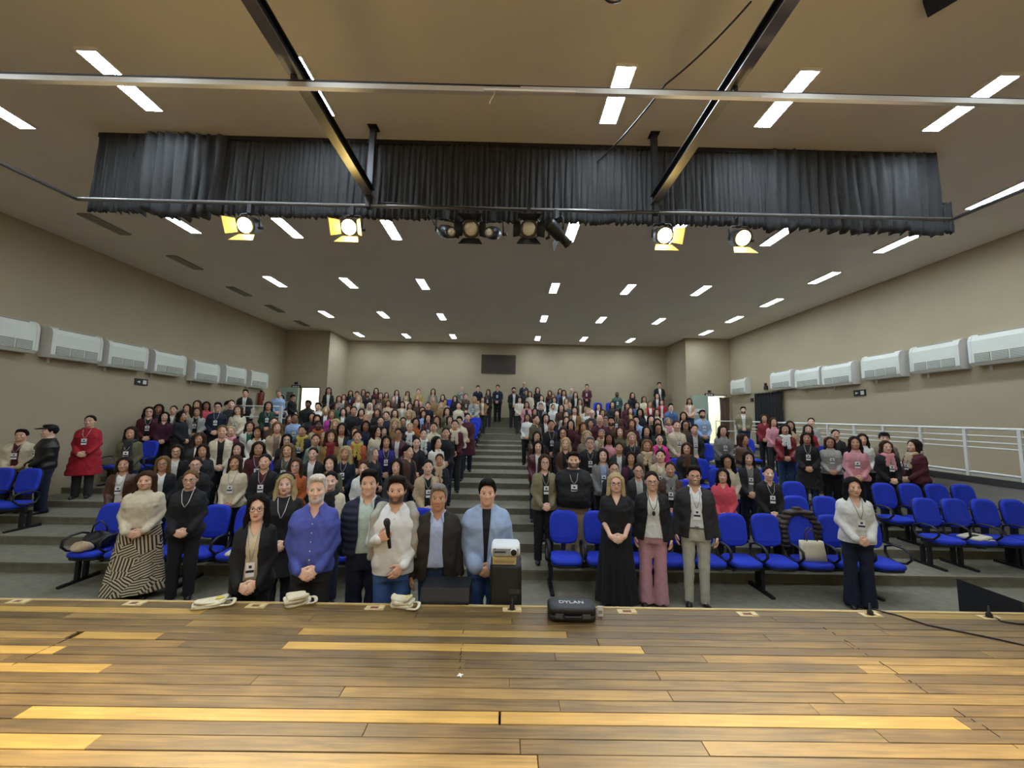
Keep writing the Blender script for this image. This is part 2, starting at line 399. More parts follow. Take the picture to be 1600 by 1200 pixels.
lamp(874, 367, 'unlit black stage lamp tilted sideways, rightmost of the middle five', kind='P', doors='R', yaw=2.2)

# ================================================================== air conditioners
m_ac = mat('ac_white', '#d9dccf', .5, .02, 4)
m_vent = mat('ac_vent', '#8f8f86', .7, .05, 40)
ACL, ACH, ACD = .90, .64, .24
def ac_unit(side, y, z, label):
    # local: +X into the room, Y along the wall, Z up, origin lower wall corner centre
    t = empty('air_conditioner', (WX0+.004 if side < 0 else WX1-.004, y, z), 0 if side < 0 else math.pi); tag(t, label, 'air conditioner', 'white wall air conditioners')
    prof = [(0, 0), (ACD*.8, 0), (ACD, .06), (ACD, ACH*.78), (ACD*.85, ACH*.93), (ACD*.55, ACH), (0, ACH)]
    put('casing', MB().loft([[(a, yy, b) for a, b in prof] for yy in (-ACL/2, ACL/2)], smooth=False), m_ac, t)
    for s in (-1, 1):
        put('end_cap', MB().loft([[(max(a*1.03, .0), yy, b*1.012-.003) for a, b in prof] for yy in (s*(ACL/2-.0), s*(ACL/2+.05))], smooth=False), m_white, t)
    for k in range(3):
        y0 = -ACL/2+.03+k*(ACL-.06)/3
        g = put('air_grille', MB().box((ACD-.004, y0+.01, .06), (ACD+.006, y0+(ACL-.06)/3-.01, .24)), m_vent, t)
        b = MB()
        for q in range(6): b.box((ACD+.006, y0+.015, .07+q*.028), (ACD+.012, y0+(ACL-.06)/3-.015, .078+q*.028))
        put('grille_bars', b, m_ac, g)
    put('air_slot', MB().box((ACD*.58, -ACL/2+.1, ACH*.945), (ACD*.82, ACL/2-.1, ACH*.975)), m_vent, t)
    put('power_cable_duct', MB().box((0, -ACL/2+.1, -.1), (.02, -ACL/2+.14, 0)), m_white, t)
for k, (x0, x1, y0) in enumerate([(-42, 50, 545), (79, 156, 563), (167, 229, 576), (240, 289, 586), (301, 343, 597), (350, 385, 601), (391, 418, 606)]):
    pa, pb = onX(x0, y0, WX0+.24), onX(x1, y0, WX0+.24); p = onX((x0+x1)/2, y0, WX0+.24)
    ac_unit(-1, (pa[1]+pb[1])/2, p[2], 'white air conditioner on the left wall, %s from the stage' % ordinal(k+1))
for k, (x0, x1, y0) in enumerate([(1517, 1618, 566), (1422, 1503, 580), (1345, 1410, 591), (1283, 1334, 602), (1243, 1281, 606), (1202, 1239, 608), (1140, 1167, 616)]):
    pa, pb = onX(x0, y0, WX1-.24), onX(x1, y0, WX1-.24); p = onX((x0+x1)/2, y0, WX1-.24)
    ac_unit(1, (pa[1]+pb[1])/2, p[2], 'white air conditioner on the right wall, %s from the stage' % ordinal(k+1))
# ================================================================== things on the walls
m_sign = mat('sign_black', '#1c1d1c', .5, .05, 5)
def wall_sign(name, side, px, py, w, h, label, cat):
    X = WX0 if side < 0 else WX1
    p = onX(px, py, X); t = empty(name, tuple(p)); tag(t, label, cat)
    s = 1 if side < 0 else -1
    put('sign_plate', MB().box((0 if s > 0 else -.02, -w/2, -h/2), (.02 if s > 0 else 0, w/2, h/2)), m_sign, t)
    def glyph(y0, y1, z0, z1, nm): put(nm, MB().box((.02 if s > 0 else -.024, y0, z0), (.024 if s > 0 else -.02, y1, z1)), m_white, t)
    # running-figure block and arrow
    glyph(-w*.1, -w*.38, -h*.3, h*.3, 'door_symbol') if side > 0 else glyph(w*.1, w*.38, -h*.3, h*.3, 'door_symbol')
    y = w*.25 if side > 0 else -w*.2
    put('arrow_symbol', MB().loft([[(s*.02, y-.06, 0), (s*.02, y+.03, h*.2), (s*.02, y+.03, -h*.2)], [(s*.025, y-.06, 0), (s*.025, y+.03, h*.2), (s*.025, y+.03, -h*.2)]], smooth=False), m_white, t)
wall_sign('exit_sign', -1, 220, 597, .36, .17, 'small black exit sign with white symbols on left wall', 'sign')
wall_sign('exit_sign', 1, 1344, 614, .36, .17, 'small black exit sign with white arrow on right wall', 'sign')
t = empty('wall_panel', tuple(onY(779, 569, BACK-.02))); tag(t, 'dark brown rectangular panel high on the back wall', 'panel')
put('panel_face', MB().box((-.80, -.02, -.42), (.80, .02, .42)), mat('panel_brown', '#3d332b', .5, .08, 3), t)
fb = MB()
for a, b_ in (((-.84, -.03, -.46), (.84, .02, -.42)), ((-.84, -.03, .42), (.84, .02, .46)), ((-.84, -.03, -.42), (-.80, .02, .42)), ((.80, -.03, -.42), (.84, .02, .42))): fb.box(a, b_)
put('panel_frame', fb, mat('panel_frame', '#4a4137', .5), t)
def door_set(n, d0, d1, leafx0, leafx1, paper):
    t = empty('door_%d' % n, ((d0+d1)/2, ALC, DBOT)); t['kind'] = 'structure'
    b = MB().box((d0-.05-(d0+d1)/2, -.02, 0), (d0-(d0+d1)/2, .14, DTOP-DBOT)).box((d1-(d0+d1)/2, -.02, 0), (d1+.05-(d0+d1)/2, .14, DTOP-DBOT)).box((d0-.05-(d0+d1)/2, -.02, DTOP-DBOT), (d1+.05-(d0+d1)/2, .14, DTOP-DBOT+.05))
    put('door_frame', b, m_grey, t)
    lf = put('door_leaf', MB().box((leafx0-(d0+d1)/2, -.10, .02), (leafx1-(d0+d1)/2, -.06, DTOP-DBOT)), mat('door_green_glass', '#9fb0a2', .25, .04, 3), t)
    put('door_handle', MB().tube([(leafx1-(d0+d1)/2-.08, -.14, .95), (leafx1-(d0+d1)/2-.08, -.14, 1.25)], .014, 6), m_dark, lf)
    if paper: put('paper_notice', MB().box((leafx1-.62-(d0+d1)/2, -.11, 1.18), (leafx1-.18-(d0+d1)/2, -.101, 1.45)), m_white, lf); put('notice_text', MB().box((leafx1-.52-(d0+d1)/2, -.114, 1.27), (leafx1-.26-(d0+d1)/2, -.111, 1.32)), m_sign, lf)
    else: put('notice_board', MB().box((leafx1-.5-(d0+d1)/2, -.11, 1.45), (leafx1-.22-(d0+d1)/2, -.101, 1.85)), mat('notice_grey', '#5f625d', .6), lf)
door_set(1, DL0, DL1, onY(436, 640, ALC)[0], DL0-.02, False)
door_set(2, DR0, DR1, onY(1080, 640, ALC)[0], DR0-.02, True)
def plaque(px, py, w, h, label, name='exit_sign', m=m_sign, cat='sign'):
    p = onY(px, py, ALC-.01); t = empty(name, tuple(p)); tag(t, label, cat)
    put('sign_plate', MB().box((-w/2, -.02, -h/2), (w/2, 0, h/2)), m, t)
    for k in range(3): put('sign_letter_block', MB().box((-w*.36+k*w*.26, -.025, -h*.2), (-w*.36+k*w*.26+w*.18, -.02, h*.2)), m_white, t)
    put('emergency_lamp', MB().box((-w*.14, -.06, h*.8), (w*.14, 0, h*1.6)), m, t)
plaque(463, 604, .40, .12, 'black sign above the left rear doorway')
plaque(1108, 617, .40, .12, 'black sign above the right rear doorway')
# fire extinguisher at the left wall
p = onX(406, 634, WX0+.12)
t = empty('fire_extinguisher', (WX0+.13, p[1], p[2])); tag(t, 'red fire extinguisher on the left wall near the rear door', 'extinguisher')
m_redx = mat('extinguisher_red', '#7d2320', .4, .05, 6)
put('cylinder_body', MB().loft([[(r*math.cos(a), r*math.sin(a), z) for a in np.linspace(0, 2*math.pi, 13)[:-1]] for r, z in ((.08, 0), (.09, .03), (.09, .42), (.06, .5), (.03, .53))]), m_redx, t)
put('valve', MB().box((-.03, -.03, .53), (.05, .03, .60)), m_dark, t); put('hose', MB().tube([(.04, 0, .57), (.12, 0, .5), (.11, 0, .2)], .014, 6), m_dark, t)
put('wall_hook', MB().box((-.13, -.03, .44), (-.07, .03, .48)), m_grey, t)
# brown drape beside the right rear door, black curtain on right wall
t = empty('side_drape', (0, 0, 0)); tag(t, 'brown drape hanging beside the right rear doorway', 'curtain')
a = onY(1124, 622, ALC-.12); b_ = onY(1140, 650, ALC-.12)
V, Q = drape(a[0], b_[0], a[2], 1.9, .05, 14, 9, hem=.01, y0=ALC-.14); put('drape_cloth', mesh_np('drape_cloth', V, Q, True), mat('brown_drape', '#5c4a40', .9, .15, 12), t)
put('drape_rail', MB().tube([(a[0]-.1, ALC-.14, a[2]+.02), (b_[0]+.1, ALC-.14, a[2]+.02)], .015, 6), m_grey, t)
c = onX(1180, 617, WX1-.1); d = onX(1222, 610, WX1-.1); e = onX(1222, 660, WX1-.1)
t = empty('wall_curtain', (WX1-.12, 0, 0), math.pi/2); tag(t, 'black curtain covering an opening on the right wall', 'curtain')
V, Q = drape(d[1], c[1], (c[2]+d[2])/2, 1.55, .03, 40, 8, hem=.01); put('curtain_cloth', mesh_np('curtain_cloth', V, Q, True), mat('curtain_black', '#151516', .9, .1, 12), t)
put('curtain_rail', MB().tube([(d[1]-.08, 0, (c[2]+d[2])/2+.03), (c[1]+.08, 0, (c[2]+d[2])/2+.03)], .018, 6), m_grey, t)
p = onX(1197, 607, WX1-.02)
tag(put('wall_sensor', MB().box((WX1-.05, p[1]-.09, p[2]-.05), (WX1, p[1]+.09, p[2]+.09)).box((WX1-.07, p[1]-.03, p[2]+.09), (WX1, p[1]+.03, p[2]+.2)), m_sign), 'small dark sensor box above the black wall curtain', 'sensor')
p = onX(1175, 625, WX1-.02)
tag(put('call_point', MB().box((WX1-.04, p[1]-.07, p[2]-.07), (WX1, p[1]+.07, p[2]+.07)).box((WX1-.05, p[1]-.04, p[2]-.03), (WX1-.04, p[1]+.04, p[2]+.03)), m_sign), 'small dark switch box left of the black wall curtain', 'switch')

# ================================================================== railings
RX = RAMPX+.02
t = empty('ramp_railing', (RX, 5.2, 0)); tag(t, 'long white metal railing along the right ramp', 'railing')
def rl(y, h): return (0, y-5.2, ramp_z(y)+h)
ys = [4.9, 6.3, 8.5, 11, 14.8]
for h, r, nm in ((.93, .026, 'top_rail'), (.80, .013, 'middle_rail'), (.68, .013, 'middle_rail'), (.58, .013, 'middle_rail'), (.12, .022, 'bottom_rail')):
    put(nm, MB().tube([rl(y, h) for y in ys], r, 8), m_white, t)
py_ = [5.0]+[onX(x, 690, RX)[1] for x in (1595, 1509, 1440, 1382, 1336, 1295, 1262, 1234)]+[13.9, 14.8]
for y in py_: put('post', MB().box((-.025, y-5.225, ramp_z(y)+.04), (.025, y-5.175, ramp_z(y)+.93)), m_white, t)
put('end_bar', MB().tube([rl(14.8, .93), (-.75, 14.8-5.2, ramp_z(14.8)+.93), (-.75, 14.8-5.2, ramp_z(14.8)+.05)], .024, 8), m_white, t)
put('end_bar', MB().tube([rl(14.8, .55), (-.75, 14.8-5.2, ramp_z(14.8)+.55)], .018, 8), m_white, t)
p = onY(439, 640, 12.75)
t = empty('short_railing', (p[0], 12.75, TZ[11])); tag(t, 'short white handrail with ringed end post near left rear door', 'railing')
put('end_post', MB().box((-.045, -.03, 0), (.045, .03, p[2]+.12-TZ[11])), m_white, t)
put('top_rail', MB().tube([(-.04, 0, p[2]+.10-TZ[11]), (-2.2, 0, p[2]+.10-TZ[11])], .022, 8), m_white, t)
put('middle_rail', MB().tube([(-.04, 0, p[2]-.25-TZ[11]), (-2.2, 0, p[2]-.25-TZ[11])], .018, 8), m_white, t)
put('post', MB().box((-2.2, -.03, 0), (-2.15, .03, p[2]+.1-TZ[11])), m_white, t)
put('grip_ring', MB().tube([(.12+.10*math.cos(q), 0, p[2]-.17-TZ[11]+.12*math.sin(q)) for q in np.linspace(0, 2*math.pi, 17)[:-1]], .016, 6, closed=True), m_white, t)

# ================================================================== stage
def wood(name, c0, c1, rough):
    m = bpy.data.materials.new(name); m.use_nodes = True; nt = m.node_tree; N = nt.nodes; L = nt.links; p = N['Principled BSDF']
    tc = N.new('ShaderNodeTexCoord'); oi = N.new('ShaderNodeObjectInfo'); va = N.new('ShaderNodeVectorMath'); va.operation = 'ADD'
    L.new(tc.outputs['Object'], va.inputs[0]); sc = N.new('ShaderNodeVectorMath'); sc.operation = 'SCALE'; sc.inputs['Scale'].default_value = 9
    cb = N.new('ShaderNodeCombineXYZ'); L.new(oi.outputs['Random'], cb.inputs[0]); L.new(oi.outputs['Random'], cb.inputs[1]); L.new(cb.outputs[0], sc.inputs[0]); L.new(sc.outputs[0], va.inputs[1])
    mp = N.new('ShaderNodeMapping'); mp.inputs['Scale'].default_value = (1.1, 22, 4); L.new(va.outputs[0], mp.inputs[0])
    n = N.new('ShaderNodeTexNoise'); n.inputs['Scale'].default_value = 2.2; n.inputs['Detail'].default_value = 7; n.inputs['Distortion'].default_value = .6; L.new(mp.outputs[0], n.inputs['Vector'])
    mp2 = N.new('ShaderNodeMapping'); mp2.inputs['Scale'].default_value = (1.6, 3.5, 1); L.new(tc.outputs['Object'], mp2.inputs[0])
    n2 = N.new('ShaderNodeTexNoise'); n2.inputs['Scale'].default_value = 1.7; n2.inputs['Detail'].default_value = 5; L.new(mp2.outputs[0], n2.inputs['Vector'])
    ad = N.new('ShaderNodeMath'); ad.operation = 'MULTIPLY_ADD'; ad.inputs[1].default_value = .6; L.new(n.outputs['Fac'], ad.inputs[0])
    ml = N.new('ShaderNodeMath'); ml.operation = 'MULTIPLY'; ml.inputs[1].default_value = .4; L.new(n2.outputs['Fac'], ml.inputs[0]); L.new(ml.outputs[0], ad.inputs[2])
    r = N.new('ShaderNodeValToRGB'); r.color_ramp.elements[0].position = .36; r.color_ramp.elements[1].position = .64
    r.color_ramp.elements[0].color = lin(c0)+(1,); r.color_ramp.elements[1].color = lin(c1)+(1,); L.new(ad.outputs[0], r.inputs[0])
    hv = N.new('ShaderNodeHueSaturation'); L.new(r.outputs[0], hv.inputs['Color']); mr = N.new('ShaderNodeMapRange'); mr.inputs['To Min'].default_value = .8; mr.inputs['To Max'].default_value = 1.2
    L.new(oi.outputs['Random'], mr.inputs['Value']); L.new(mr.outputs[0], hv.inputs['Value']); L.new(hv.outputs[0], p.inputs['Base Color'])
    mr2 = N.new('ShaderNodeMapRange'); mr2.inputs['To Min'].default_value = rough-.1; mr2.inputs['To Max'].default_value = rough+.15; L.new(n2.outputs['Fac'], mr2.inputs['Value']); L.new(mr2.outputs[0], p.inputs['Roughness'])
    bp = N.new('ShaderNodeBump'); bp.inputs['Strength'].default_value = .15; bp.inputs['Distance'].default_value = .004; L.new(n.outputs['Fac'], bp.inputs['Height']); L.new(bp.outputs[0], p.inputs['Normal'])
    return m
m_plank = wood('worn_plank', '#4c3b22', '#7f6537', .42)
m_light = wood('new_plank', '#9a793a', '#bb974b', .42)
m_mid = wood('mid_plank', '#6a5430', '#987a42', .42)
stage = struct('stage', MB().box((-8.5, -3.9, 0), (8.6, STY-.03, STZ-.03)), m_blackw, 'wooden plank stage in the foreground')
struct('trim_2', MB().box((-8.5, STY-.03, STZ-.10), (8.6, STY, STZ+.003)), wood('edge_trim', '#a98a50', '#cfb67c', .5), 'pale wooden nosing along the stage front edge')
PW = .086
def prow(px, py):
    q = onZ(px, py, STZ); return q[0], int((STY-.035-q[1])/PW)
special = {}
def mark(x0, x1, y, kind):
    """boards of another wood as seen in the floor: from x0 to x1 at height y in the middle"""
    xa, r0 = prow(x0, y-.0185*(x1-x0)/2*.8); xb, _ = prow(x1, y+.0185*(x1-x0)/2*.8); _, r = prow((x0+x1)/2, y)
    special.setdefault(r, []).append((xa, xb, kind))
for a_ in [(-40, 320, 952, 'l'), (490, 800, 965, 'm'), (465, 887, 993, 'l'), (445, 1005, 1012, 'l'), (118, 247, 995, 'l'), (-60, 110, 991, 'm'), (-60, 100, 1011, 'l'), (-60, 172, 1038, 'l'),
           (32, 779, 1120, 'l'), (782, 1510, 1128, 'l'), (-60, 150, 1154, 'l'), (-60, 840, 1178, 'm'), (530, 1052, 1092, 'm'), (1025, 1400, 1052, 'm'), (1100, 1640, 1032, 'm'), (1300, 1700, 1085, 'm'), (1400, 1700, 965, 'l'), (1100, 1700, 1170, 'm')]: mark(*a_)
rp = random.Random(11); cnt = 0
pm = {}
def plank(x0, x1, y1, m):
    global cnt
    L_ = round((x1-x0)*200)/200
    if L_ < .1: return
    if L_ not in pm:
        h, w = L_/2-.0012, PW/2-.0016
        pm[L_] = MB().loft([[(-h, -w, -.028), (h, -w, -.028), (h, w, -.028), (-h, w, -.028)], [(-h, -w, -.002), (h, -w, -.002), (h, w, -.002), (-h, w, -.002)], [(-h+.002, -w+.002, 0), (h-.002, -w+.002, 0), (h-.002, w-.002, 0), (-h+.002, w-.002, 0)]], smooth=False).mesh('plank')
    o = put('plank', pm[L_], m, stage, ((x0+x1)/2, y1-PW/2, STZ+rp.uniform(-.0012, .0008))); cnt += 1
for r in range(36):
    y1 = STY-.035-r*PW
    W = 5.6 if r < 24 else 4.0
    cuts = [-W, W]; sp_ = special.get(r, [])
    segs = []
    x = -W
    sp_ = sorted(sp_)
    def fill(a, b_):
        while b_-a > .12:
            l = min(rp.uniform(1.3, 3.4), b_-a)
            if b_-a-l < .5: l = b_-a
            plank(a, a+l, y1, m_plank if rp.random() < .9 else m_mid); a += l
    for xa, xb, kd in sp_:
        xa = max(xa, x); xb = min(xb, W)
        if xb-xa < .1: continue
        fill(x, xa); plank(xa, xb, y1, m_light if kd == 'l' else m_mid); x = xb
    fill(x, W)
struct('floor_stage_rear', MB().box((-8.4, -3.9, STZ-.03), (8.5, STY-.035-36*PW, STZ)), m_plank, 'wooden stage floor behind the viewer')
for s in (-1, 1): struct('floor_stage_side', MB().box((min(s*5.6, s*8.4), STY-.035-24*PW, STZ-.03), (max(s*5.6, s*8.4), STY-.035, STZ)), m_plank, 'wooden stage floor wing')
for s in (-1, 1): struct('floor_stage_wing', MB().box((min(s*4.0, s*8.4), STY-.035-36*PW, STZ-.03), (max(s*4.0, s*8.4), STY-.035-24*PW, STZ)), m_plank, 'wooden stage floor wing')

# worn splintered seams running across the boards
m_crack = mat('seam_dirt', '#1d150e', .9, .2, 40)
for (xa, ya, xb, yb, n_) in ((1287, 980, 1600, 1175, 26), (128, 986, 0, 1050, 10), (724, 985, 718, 1052, 9)):
    A, B = onZ(xa, ya, STZ), onZ(xb, yb, STZ)
    for k in range(n_):
        if rp.random() < .35: continue
        f = (k+rp.random()*.5)/n_; c_ = A+(B-A)*f; l = rp.uniform(.01, .035); w_ = rp.uniform(.002, .005); dx = rp.uniform(-.008, .008)
        put('seam_crack', MB().loft([[(c_[0]+dx-w_, c_[1]-l, z), (c_[0]+dx+w_*.3, c_[1]-l*.8, z), (c_[0]+dx+w_, c_[1]+l, z), (c_[0]+dx-w_*.4, c_[1]+l*.7, z)] for z in (STZ-.002, STZ+.0016)], smooth=False), m_crack, stage)
# ------------------------------------------------------------------ things lying on the stage edge
m_cloth = mat('cream_cloth', '#d6cfb4', .9, .06, 20, .4, 120)
def cloth_pile(px, py, lx, ly, h, rz, seed, label, accent=None):
    p = onZ(px, py, STZ); r = random.Random(seed)
    t = empty('folded_tote_bag', tuple(p), rz); tag(t, label, 'tote bag', 'folded cream bags on the stage edge')
    for k in range(3):
        n = 26; rings = []; z0 = .002+k*h/3; z1 = z0+h/3*.95; ox = r.uniform(-.015, .015); oy = r.uniform(-.01, .01); ph = r.uniform(0, 6)
        for z, s in ((z0, .93), (z0+(z1-z0)*.4, 1.0), (z1-.004, .97), (z1, .86)):
            rings.append([(ox+lx*s*(1-.06*k)*math.copysign(abs(math.cos(a))**.45, math.cos(a))+.01*math.sin(3*a+ph), oy+ly*s*math.copysign(abs(math.sin(a))**.45, math.sin(a))+.008*math.sin(4*a+ph), z+.012*math.sin(2*a+ph)*(z/h)) for a in np.linspace(0, 2*math.pi, n+1)[:-1]])
        put('cloth_fold', MB().loft(rings), m_cloth, t)
    hp = [(lx*.9+.06*math.sin(q), ly*.2+.07*math.cos(q)-.02, .012+.012*math.sin(q*1.5)**2) for q in np.linspace(-.3, 3.4, 14)]
    put('handle_strap', MB().tube(hp, .014, 6, ry=.006), m_cloth, t)
    if accent: put('printed_corner', MB().box((lx*.3, -ly*.2, h+.001), (lx*.85, ly*.6, h+.006)), mat('yellow_print', '#d8c94a', .8), t)
cloth_pile(328, 947, .115, .06, .05, .35, 1, 'folded cream tote bag on stage edge, leftmost of three', True)
cloth_pile(463, 945, .09, .06, .08, .55, 2, 'crumpled cream tote bag standing higher, between the other two bags')
cloth_pile(629, 948, .085, .05, .075, -.1, 3, 'cream tote bag with yellow corner, rightmost of three on stage edge', True)
m_plate = mat('socket_plate', '#cdbb8a', .6, .1, 15)
for k, (px, py, ant) in enumerate([(30, 940, 0), (211, 943, 0), (401, 947, 0), (586, 950, 0), (800, 953, 1), (980, 956, 0), (1168, 960, 0), (1360, 961, 1), (1546, 965, 1)]):
    p = onZ(px, py, STZ); t = empty('floor_socket', tuple(p)); tag(t, 'pale floor socket plate in the stage edge, %s from the left' % ordinal(k+1), 'floor socket', 'floor sockets along the stage edge')
    put('plate', MB().box((-.075, -.035, 0), (.075, .035, .004)), m_plate, t)
    put('recess', MB().box((-.035, -.016, .004), (.03, .016, .0055)), mat('socket_brown', '#7c4a35', .7), t)
    lid = put('flap', MB().box((.03, -.03, .004), (.072, .03, .010)), m_plate, t)
    if ant: put('plug', MB().loft([[(.0+r*math.cos(a), r*math.sin(a), z) for a in np.linspace(0, 2*math.pi, 9)[:-1]] for r, z in ((.022, .004), (.020, .03), (.008, .045), (.005, .09))]), m_dark, t)
# black microphone case with lettering
p = onZ(893, 966, STZ)
t = empty('microphone_case', (p[0], p[1]+.02, STZ), -.02); tag(t, 'black plastic carrying case lettered DYLAN on the stage edge', 'case')
m_case = mat('case_black', '#17191c', .4, .08, 40, .3, 200)
def rr(hx, hy, z, n=28, e=.35): return [(hx*math.copysign(abs(math.cos(a))**e, math.cos(a)), hy*math.copysign(abs(math.sin(a))**e, math.sin(a)), z) for a in np.linspace(0, 2*math.pi, n+1)[:-1]]
put('lower_shell', MB().loft([rr(.17, .085, .002), rr(.183, .095, .015), rr(.183, .095, .05)]), m_case, t)
put('upper_shell', MB().loft([rr(.183, .095, .053), rr(.183, .095, .09), rr(.172, .085, .105), rr(.15, .07, .108)]), m_case, t)
put('handle', MB().tube([(-.07, -.095, .05), (-.06, -.118, .052), (.06, -.118, .052), (.07, -.095, .05)], .009, 6), m_case, t)
for s in (-1, 1): put('latch', MB().box((s*.10-.03, -.1, .035), (s*.10+.03, -.094, .066)), mat('latch_grey', '#4b4e52', .4), t)
def text(name, body, size, loc, rot, m, parent, ext=.001):
    c_ = bpy.data.curves.new(name, 'FONT'); c_.body = body; c_.size = size; c_.align_x = 'CENTER'; c_.align_y = 'CENTER'; c_.extrude = ext
    tmp = bpy.data.objects.new(name, c_); COL.objects.link(tmp); bpy.context.view_layer.update()
    me = bpy.data.meshes.new_from_object(tmp.evaluated_get(bpy.context.evaluated_depsgraph_get())); bpy.data.objects.remove(tmp)
    o = put(name, me, m, parent); o.location = loc; o.rotation_euler = rot; return o
m_print = mat('print_white', '#cfd2d4', .5, .02, 5)
text('lettering', 'DYLAN', .06, (0, -.0, .1095), (0, 0, 0), m_print, t)
p = onZ(938, 963, STZ)
t = empty('paper_card', tuple(p), .05); tag(t, 'small white card standing beside the black case', 'card')
put('card', MB().box((-.022, -.004, 0), (.022, .004, .075)), m_white, t); put('printed_band', MB().box((-.016, -.0055, .02), (.016, -.004, .045)), mat('print_grey', '#9c978b', .8), t)
p = onZ(719, 1056, STZ); b = MB()
for k in range(4):
    a = k*math.pi/2+.4; b.loft([rr(.010, .006, .0005, 8, .8), rr(.011, .007, .004, 8, .8), rr(.006, .004, .007, 8, .8)]); o_ = len(b.v)-24
    for i in range(24):
        x, y, z = b.v[o_+i]; x += .009; b.v[o_+i] = (x*math.cos(a)-y*math.sin(a), x*math.sin(a)+y*math.cos(a), z)
o = tag(put('paper_scrap', b, m_white), 'tiny white flower-shaped scrap lying on the stage planks', 'scrap'); o.location = p
cps = [onZ(x, y, STZ) for x, y in ((1362, 953), (1400, 962), (1450, 978), (1500, 988), (1550, 998), (1620, 1014), (1700, 1030))]
tag(put('stage_cable', MB().tube([(q[0], q[1], STZ+.006) for q in cps], .006, 6), m_dark), 'black cable lying across the planks at the right', 'cable')
cps = [onZ(x, y, STZ) for x, y in ((1548, 961), (1565, 972), (1590, 976), (1640, 978))]
tag(put('stage_cable', MB().tube([(q[0], q[1], STZ+.006) for q in cps], .006, 6), m_dark), 'short black cable from the rightmost floor socket', 'cable')

# ------------------------------------------------------------------ in front of the stage: monitors and projector stand
m_grill = mat('speaker_grille', '#2a2c2e', .7, .1, 200)
a = onY(657, 930, 3.34); b_ = onY(733, 930, 3.34); SH = onY(695, 904, 3.55)[2]
t = empty('floor_monitor', ((a[0]+b_[0])/2, 3.46, 0)); tag(t, 'black loudspeaker with grey front grille below the stage centre', 'loudspeaker'); w = (b_[0]-a[0])/2
put('cabinet', MB().loft([[(-w, y, z), (w, y, z), (w, y+d, z), (-w, y+d, z)] for y, z, d in ((-.15, 0, .30), (-.15, SH-.1, .30), (-.10, SH, .24))], smooth=False), m_case, t)
put('grille', MB().box((-w+.025, -.163, SH*.35), (w-.025, -.152, SH-.11)), m_grill, t)
fb = MB().box((-w, -.17, SH*.33), (-w+.02, -.15, SH-.09)).box((w-.02, -.17, SH*.33), (w, -.15, SH-.09)).box((-w, -.17, SH-.10), (w, -.15, SH-.085))
put('grille_frame', fb, m_case, t)
for s in (-1, 1): put('side_handle', MB().box((s*w-.006, -.05, SH*.4), (s*w+.006, .09, SH*.46)), m_dark, t)
a = onY(1545, 922, 3.55)
t = empty('floor_monitor', (a[0], 3.55, 0)); tag(t, 'black wedge floor monitor cut off at the right edge', 'monitor speaker')
put('cabinet', MB().loft([[(0, y, 0), (.75, y, 0), (.75, y, a[2]-.38), (.60, y, a[2]-.34), (.0, y, a[2])] for y in (-.22, .25)], smooth=False), m_case, t)
n_ = Vector((.34, 0, .60)).normalized()
put('grille', MB().loft([[Vector((.04, -.19, a[2]-.023))+n_*q, Vector((.56, -.19, a[2]-.317))+n_*q, Vector((.56, .22, a[2]-.317))+n_*q, Vector((.04, .22, a[2]-.023))+n_*q] for q in (.002, .01)], smooth=False), m_grill, t)
put('side_handle', MB().box((.2, -.226, .3), (.34, -.22, .36)), m_dark, t)
PX0, PX1 = onY(766, 900, 3.36)[0], onY(815, 900, 3.36)[0]
PTZ = onY(790, 885, 3.34)[2]
t = empty('draped_stand', ((PX0+PX1)/2, 3.49, 0)); tag(t, 'black cloth covered stand carrying the projector', 'stand')
r9 = random.Random(4); rings = []
w = (PX1-PX0)/2
for z, s in ((0, 1.06), (PTZ*.5, 1.03), (PTZ-.02, 1.0), (PTZ, .96)):
    rings.append([(q[0]+.008*math.sin(i*1.7+z*3), q[1]+.006*math.sin(i*2.3+z*4), z) for i, q in enumerate(rr(w*s, .145*s, z, 36, .25))])
put('cloth_cover', MB().loft(rings), mat('cover_black', '#17181b', .6, .15, 10, .5, 14), t)
put('tape_strip', MB().box((w*.2, -.158, PTZ*.80), (w*.9, -.150, PTZ*.83)), mat('tape_grey', '#3a3c40', .3), t)
for s in (-1, 1): put('support_leg', MB().box((s*w*.7-.02, -.02, 0), (s*w*.7+.02, .02, PTZ*.9)), m_dark, t)
p = onY(788, 886, 4.25)
t = empty('cardboard_box', (onY(788, 880, 3.4)[0], 3.47, PTZ)); tag(t, 'flat beige cardboard box under the white projector', 'box')
bh = onY(790, 869, 3.4)[2]-PTZ
put('box_body', MB().box((-.10, -.09, 0), (.10, .09, bh)), mat('cardboard', '#c9b98f', .8, .06, 12), t); put('box_lid', MB().box((-.103, -.093, bh*.8), (.103, .093, bh+.002)), mat('cardboard_lid', '#d2c49c', .8, .05, 12), t)
put('printed_band', MB().box((-.085, -.0945, bh*.25), (.085, -.0905, bh*.55)), mat('band_brown', '#a48f62', .8), t)
t = empty('projector', (onY(790, 865, 3.35)[0], 3.47, PTZ+bh+.012)); tag(t, 'white and grey video projector on the black draped stand', 'projector')
ph_ = .078; pw_ = .118
put('body', MB().loft([rr(pw_, .11, 0, 28, .3), rr(pw_+.006, .115, .02, 28, .3), rr(pw_+.006, .115, ph_-.02, 28, .3), rr(pw_-.005, .105, ph_, 28, .3)]), mat('projector_white', '#dcdfe0', .35, .02, 5), t)
put('front_panel', MB().box((-pw_+.01, -.121, .014), (pw_-.01, -.113, ph_-.014)), mat('projector_grey', '#8f969c', .4, .03, 5), t)
ring = lambda r, y: [(.068+r*math.cos(q), y, ph_/2+r*math.sin(q)) for q in np.linspace(0, 2*math.pi, 21)[:-1]]
